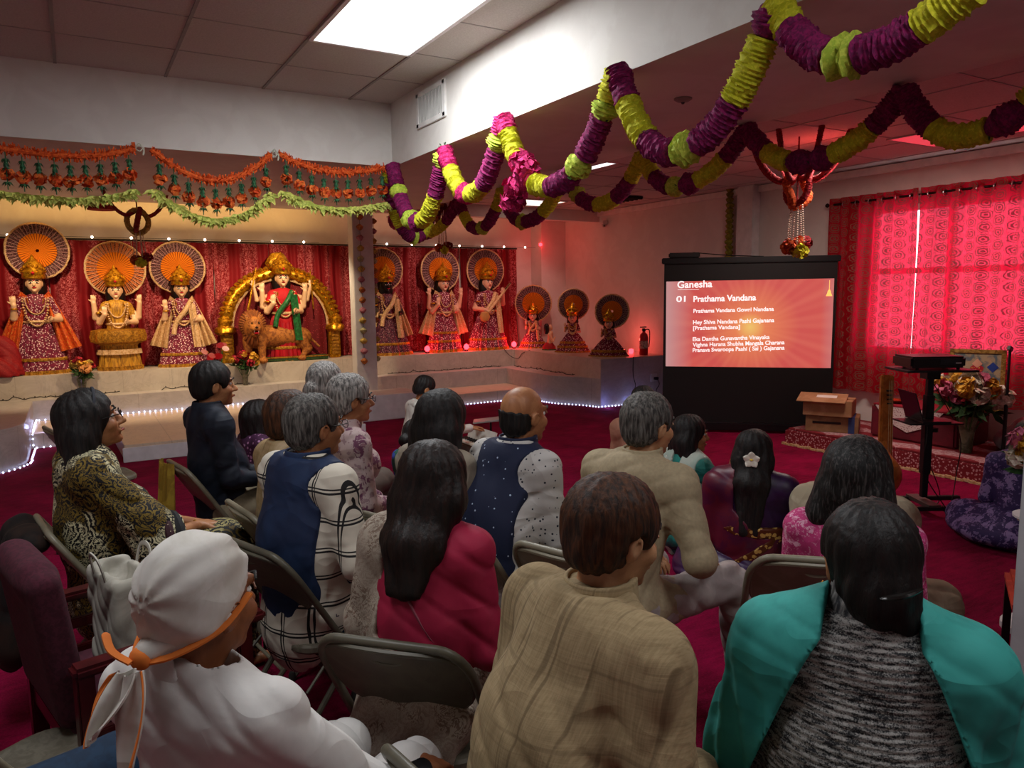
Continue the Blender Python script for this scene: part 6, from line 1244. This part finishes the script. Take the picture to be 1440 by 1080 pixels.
# 14 man in blazer
BZ=M('a29274','plain',s=90,rough=.8,bump=.06,wr=.6); WTR=M('a89c98','noise','988c8a',s=6,rough=.8,wr=1)
def blazer(c):
    for i in(0,1): b=Blob(.008).cone(c['an'][i]+V(0,0,.06),c['an'][i]+V(0,0,-.02),.036,.036,.02).cone(c['an'][i]+V(0,-.02,-.055),c['an'][i]+V(0,.15,-.055),.04,.033,.03,sq=((0,0,1),.8)); b.field(.02).cut(lambda X,Y,Z:.004-Z+0*X+0*Y); b.ob('sock',M('5a544a','plain'),c['t'])
    Blob(.006).cone(c['neck']+V(-.05,-.055,-.0),c['neck']+V(.05,-.055,.0),.022,.022,.02).field(.02).ob('shirt_collar',M('b8a890','plain'),c['t'])
person('blazer','grey haired man in a beige blazer and pale trousers leaning forward',913,598,1.19,38,hy=6,hp=-4,lean=14,slouch=.06,w=1.06,skin=2,top=BZ,bot=WTR,hair='short',hcol=HG,vol=.003,res=.008,facing=True,sr=1.2,clabel='folding chair with pale back under the man in the blazer',bodylen=.35,collar=BZ,arms=('lap',((.30,.14,.76),(.17,.36,.68))),legs=(((-.16,.46,.55),(-.2,.42,.09)),((.2,.5,.56),(.2,.62,.09))),extra=blazer,cdx=-.05,cdy=-.04,crz=10)
# 15 behind
person('back15','dark haired person in a peach top, mostly hidden behind the man in the blazer',905,566,.84,15,'floor',top=M('b07c64','noise','9c6a54',s=8),bot=M('6a5044','plain'),hair='short',vol=.008,res=.013,w=1.05)
# 16 woman teal raising a hand
TEAL=M('1c7a70','noise','166258',s=10,rough=.7,wr=1); PALE=M('a8b0a4','vdots','d0ccc0','98a89c',s=20,a=.15,rough=.8)
def t16(c): shell(c,.028,PALE,'pale_scarf',lambda X,Y,Z:np.minimum(np.abs(X+.08)-.07,np.abs(X-.12)-.06)+0*Y+0*Z,.006,.01)
person('teal','woman in a teal kurta and pale scarf on the floor, one hand raised',972,611,.78,50,'floor',hy=18,fem=True,top=TEAL,bot=TEAL,hair='mid',hlen=.13,vol=.006,res=.010,facing=True,sleeve=.7,arms=('lap',((.21,.12,.48),(.10,.30,.60),(.2,.6,.3),(-.3,-.1,-.6))),hands=(.5,.25),extra=t16)
# 17 woman in purple sari
PUR=M('2c0c3c','noise','240830',s=12,rough=.45); SARI=M('4a1030','noise','5c1428',s=8,rough=.45); BOR=M('5c2c14','vdots','c8a458',s=40,a=.45,metal=.3,rough=.4)
def sari(c):
    t=c['t']; hz=c['hz']
    shell(c,.03,SARI,'sari_drape',lambda X,Y,Z:np.minimum(np.abs(Z-(hz+.12-.9*X*(X<0)))-.10*(1)-.06*(X<0),(X+.09))+0*Y,.009,.009,arms=-1)
    shell(c,.036,BOR,'gold_border',lambda X,Y,Z:np.minimum(np.abs(Z-(hz+.245))-.028+.5*np.maximum(0,np.abs(X-.03)-.12),np.abs(Z-(hz+.10+.75*(X)))-.028+np.maximum(0,Z-hz-.3))+0*Y,.004,.008,f=.6)
    H=c['H']; p=H(0,-.135,-.02); fl=thing('frangipani_flower','white frangipani flower with yellow heart worn in long black hair','flower',tuple(c['base']+Matrix.Rotation(c['rz'],3,'Z')@Vector(p)),c['rz'])
    for k in range(5):
        a=2*PI*k/5+PI/2
        def fn(u,v,a=a): r=.045*v; wd=.021*math.sin(PI*min(1,v*.9+.1))**.7; q=V(math.cos(a)*r-math.sin(a)*wd*(u-.5)*2,-.012-.012*v+.02*(u-.5)**2,math.sin(a)*r+math.cos(a)*wd*(u-.5)*2); return tuple(q)
        MB().grid(fn,5,7,.0015).ob('petal',M('e8e4d4','plain',rough=.6),fl)
    MB().lathe([(.001,-.006),(.011,0),(.001,.006)],(0,-.014,0),10).ob('yellow_heart',M('d8b43c','plain'),fl)
person('sari','woman in a purple and maroon sari with a white flower in her long hair',1060,634,.80,4,'floor',fem=True,w=1.15,top=PUR,bot=PUR,hair='long',hlen=.24,hwid=.88,vol=.0,res=.009,extra=sari,lap=True,sleeve=.4,sr=1.1)
# 18 woman in pink floral, with cream neighbour
PF=M('b83470','floral','dca0b8','c86c94',s=30,rough=.8,a=.54,wr=1)
person('pinkf','woman with shoulder length black hair streaked grey and a pink patterned kurta',1204,672,.97,6,'floor',hz=.22,fem=True,w=1.15,hs=1.1,top=PF,bot=M('a82c60','plain'),hair='mid',hlen=.13,hwid=1.35,vol=.028,hcol=HBS,res=.009,sr=1.15,lap=True)
CRM2=M('a89c84','noise','988c74',s=8,rough=.85,wr=1)
person('creamf','person wrapped in a cream shawl on the floor, mostly hidden behind the woman in pink',1206,668,.70,20,'floor',fem=True,w=1.25,top=CRM2,bot=CRM2,hair='short',res=.014,lap=True,extra=lambda c:shell(c,.07,CRM2,'cream_shawl',lambda X,Y,Z:np.minimum(Y*0+X*0+(Z-c['sh'][2]-.1),1),.012,.014,arms=2,pad=.06),dep=3.75,hs=.85)
# 19 woman in grey sweater
KN=M('232428','knit','a8a6a2',s=150,rough=.95,bump=.5); TS=M('38a29a','noise','2e918a',s=5,rough=.75,bump=.1,wr=1)
def shawl19(c):
    S=c['S']; E=c['E']; 
    b=c['torso'](Blob(.0065),.042)
    for i,s in enumerate((-1,1)): b.cone(S[i],E[i]+V(s*.01,0,0),.08,.088,.04); b.cone(E[i]+V(s*.01,0,0),V(s*.235,.0,c['hz']-.1),.088,.09,.03)
    b.field(.03).mod(lambda X,Y,Z:.006*np.sin(80*Y+60*np.abs(X)+9*np.sin(3*Z))*np.clip((S[0][2]+.04-Z)*6,0,1)+fold(X,Y,Z,.003,1))
    b.cut(lambda X,Y,Z:(.098+.34*np.clip(S[0][2]+.06-Z,0,.4)**.85-.15*(Y+.1)-np.abs(X))).cut(lambda X,Y,Z:(Y-.09)+0*X+0*Z); b.ob('teal_shawl',TS,c['t'])
    c2=Blob(.006).cone(c['neck']+V(0,-.01,-.04),c['neck']+V(0,.004,.075),.1,.07,.02); c2.field(.02).mod(lambda X,Y,Z:.0025*np.sin(46*np.arctan2(X,Y-c['neck'][1]))+0*Z); c2.ob('ribbed_neck',M('26272b','streak','9c9a96',s=60,rough=.95,bump=.6),c['t'])
    H=c['H']; MB().tube(catmull([H(-.02,-.165,-.01),H(.02,-.172,.0),H(.055,-.15,.005)],5),[.004,.007,.008,.009,.009,.009,.008,.007,.006,.005,.003],8,flat=.6).ob('hair_clip',M('1a1614','plain',rough=.25),c['t'])
    for s in(-1,): MB().lathe([(.001,-.004),(.004,0),(.001,.004)],tuple(H(s*.088,.0,-.045)),8).ob('earring',GOLD,c['t'])
person('grey19','woman in a grey marled high neck sweater and teal shawl, lower right foreground',1222,790,1.15,-4,hy=-10,hr=-3,fem=True,w=1.1,top=KN,bot=M('1c1c20','plain'),hair='updo',hcol=M('0a0808','streak','1c1210',s=80,rough=.55,bump=.5,spec=.3),vol=.006,res=.006,sr=1.15,lean=2,slouch=.05,extra=shawl19,clabel='folding chair at the bottom edge under the woman in the grey sweater',fold_a=.003)
# 20 person in purple floral at the right edge
PFL=M('2c1a4a','floral','7a6490','4c3a6a',s=15,rough=.8,a=.5)
person('edge','person in a purple floral dress on the floor at the right edge, behind flowers',1446,615,.62,-20,'floor',hz=.12,fem=True,w=1.25,top=PFL,bot=PFL,hair='short',res=.012,lap=True,lean=14,dep=5.0)
# ---------------------------------------------------------------- spare chairs and props
def chair_at(px,py,z,phi,label,kind='a',dy=0):
    p=at(px,py,Z=z); b=math.atan2(p.x,p.y)+R_(phi); place_chair(p.x,p.y,-b,label,kind); return p
chair_at(135,668,.45,76,'empty folding chair beyond the woman in the patterned kaftan')
chair_at(1128,830,.60,-10,'empty pale folding chair between the blazer man and the woman in grey')
chair_at(30,1105,.44,60,'folding chair cut by the lower left corner of the photo')
# dark coat over the kaftan chair back
c=PEOPLE['kaftan']; R3=Matrix.Rotation(c['rz'],3,'Z')
b=Blob(.01).cone((-.2,-.27,.77),(.10,-.27,.77),.05,.05,.04).cone((-.16,-.32,.72),(-.12,-.36,.3),.07,.1,.05,sq=((0,1,0),.6)).cone((.0,-.32,.72),(-.02,-.36,.36),.08,.1,.05,sq=((0,1,0),.6)); b.field(.03).mod(lambda X,Y,Z:fold(X,Y,Z,.012,1.0,2)); o4=b.ob('dark_coat',M('14100f','noise','2a1a12',s=5,rough=.85)); o4.location=c['base']; o4.rotation_euler=(0,0,c['rz']); tag(o4,'dark brown coat hanging over the back of the chair of the woman in the kaftan','coat')
c=PEOPLE['navy']
def ys(c):
    R3=Matrix.Rotation(c['rz'],3,'Z'); m=MB().grid(lambda u,v:(-.15+.22*u+.02*math.sin(3*v+5*u),-.26-.03*math.sin(PI*u)+.022*math.sin(46*u+2.5*v)*(.4+v)-.05*v,.83-.76*v-.03*math.sin(6*u)*v),70,18,.004); o=m.ob('yellow_scarf',M('a88a2c','noise','8a6c1c',s=12,rough=.7)); o.location=c['base']; o.rotation_euler=(0,0,c['rz']); tag(o,'mustard yellow scarf draped over the chair back behind the man in navy','scarf')
ys(c)
# burgundy armchair
AW=M('3a0c10','streak','56181a',s=16,rough=.28); AU=M('3c1220','noise','4a1828',s=70,rough=.95)
o=at(190,960,Z=.42); rzA=-(math.atan2(o.x,o.y)+R_(74)); t=thing('armchair','burgundy upholstered armchair with slatted wooden arms, empty, at the lower left','armchair',(o.x,o.y,0),rzA)
b=Blob(.009).box((0,-.25,.69),(.24,.045,.24),.04,.02,np.array(Matrix.Rotation(.12,3,'X')).tolist()).cone((-.13,-.28,.90),(.13,-.28,.90),.045,.045,.05); b.field(.02).ob('backrest',AU,t)
Blob(.01).box((0,.02,.43),(.25,.26,.06),.04,.02).field(.02).ob('seat_cushion',AU,t)
for s in(-1,1):
    a=MB().box((s*.31,.03,.665),(.035,.28,.016)).ob('armrest',AW,t,bevel=.01)
    for k,z in enumerate((.36,.46,.56)): MB().box((s*.31,.02,z),(.012,.22,.018)).ob('side_slat',AW,a,bevel=.004)
    MB().box((s*.31,.24,.33),(.024,.024,.33)).ob('leg',AW,t,bevel=.006); MB().box((s*.31,-.22,.33),(.024,.024,.33)).ob('leg',AW,t,bevel=.006)
for y in(.24,-.22): MB().box((0,y,.36),(.30,.015,.03)).ob('seat_rail',AW,t,bevel=.004)
# tote bag on the armchair
b=Blob(.007).box((0,0,.17),(.15,.07,.17),.03,.02).ell((0,0,.33),(.12,.04,.05),.02,neg=True); b.field(.03).mod(lambda X,Y,Z:fold(X,Y,Z,.008,1.2,1)); TB_=M('b8b4a8','noise','a09c90',s=7,rough=.9); p=at(176,868,Z=.66); tb=thing('tote_bag','off white canvas tote bag standing on the armchair beside the head cloth man','bag',(p.x,p.y,.49),rzA)
b.ob('bag_body',TB_,tb)
for s in(-1,1): MB().tube(catmull([(-.06,s*.06,.3),(-.05,s*.075,.38),(0,s*.08,.40),(.05,s*.075,.38),(.06,s*.06,.3)],6),.008,6,flat=.5).ob('handle',TB_,tb)
# jeans clad knee beside the armchair
c=PEOPLE['turban']
p=at(168,1080,Z=.52); b=Blob(.009).cone((0,0,0),(.0,-.3,-.02),.085,.1,.02).cone((0,0,0),(0,.03,-.4),.08,.06,.03); b.field(.02); 
o5=b.ob('folded_jeans',M('16304a','noise','122840',s=40,rough=.85)); o5.location=p; o5.rotation_euler=(0,0,rzA); tag(o5,'blue denim draped over the seat front at the lower left','cloth')
# harmonium and microphone
c=PEOPLE['harm']; R3=Matrix.Rotation(c['rz'],3,'Z'); hp_=Vector(c['base'])+R3@Vector((.1,.62,0)); t=thing('harmonium','wooden harmonium on the carpet in front of the man in white','instrument',(hp_.x,hp_.y,0),c['rz'])
MB().box((0,0,.13),(.28,.14,.12)).ob('case',M('3a1c10','plain',rough=.35),t,bevel=.01); MB().box((0,-.05,.258),(.25,.07,.008)).ob('keyboard',M('d8d0c0','plain',rough=.3),t); MB().box((0,.05,.3),(.26,.01,.08),Matrix.Rotation(-.3,3,'X')).ob('music_sheet',M('cfcac0','plain'),t)
for k in range(10): MB().box((-.22+.05*k,-.03,.268),(.008,.04,.006)).ob('black_key',BLK,t)
p=at(690,592,Z=.45); t=thing('tablet_stand','slim black stand holding a flat tablet beside the bald man','stand',(p.x,p.y,0),R_(-30)); MB().tube([(0,0,.02),(0,0,.45)],.01,8).ob('pole',px_,t); MB().lathe([(.1,0),(.1,.01),(.02,.02)],n=16).ob('base',px_,t); MB().box((-.02,0,.46),(.15,.1,.008),Matrix.Rotation(-.1,3,'Y')).ob('tablet',M('8a8884','plain',rough=.3),t,bevel=.003)
# partial chair with orange cushion at the right edge
p=at(1432,985,Z=.25); t=thing('orange_cushion_chair','dark chair with a red orange cushion, cut by the right edge','chair',(PX.x+.80,PX.y+.15,0),R_(-60)); MB().box((0,0,.42),(.22,.22,.03)).ob('seat',M('c03a1c','noise','a82c14',s=10),t,bevel=.02); MB().box((-.0,-.22,.68),(.2,.02,.24)).ob('backrest',M('c8401c','noise','a82c14',s=10),t,bevel=.02)
for a in(-1,1):
    for b_ in(-1,1): MB().box((a*.2,b_*.2,.2),(.015,.015,.2)).ob('leg',BLK,t)
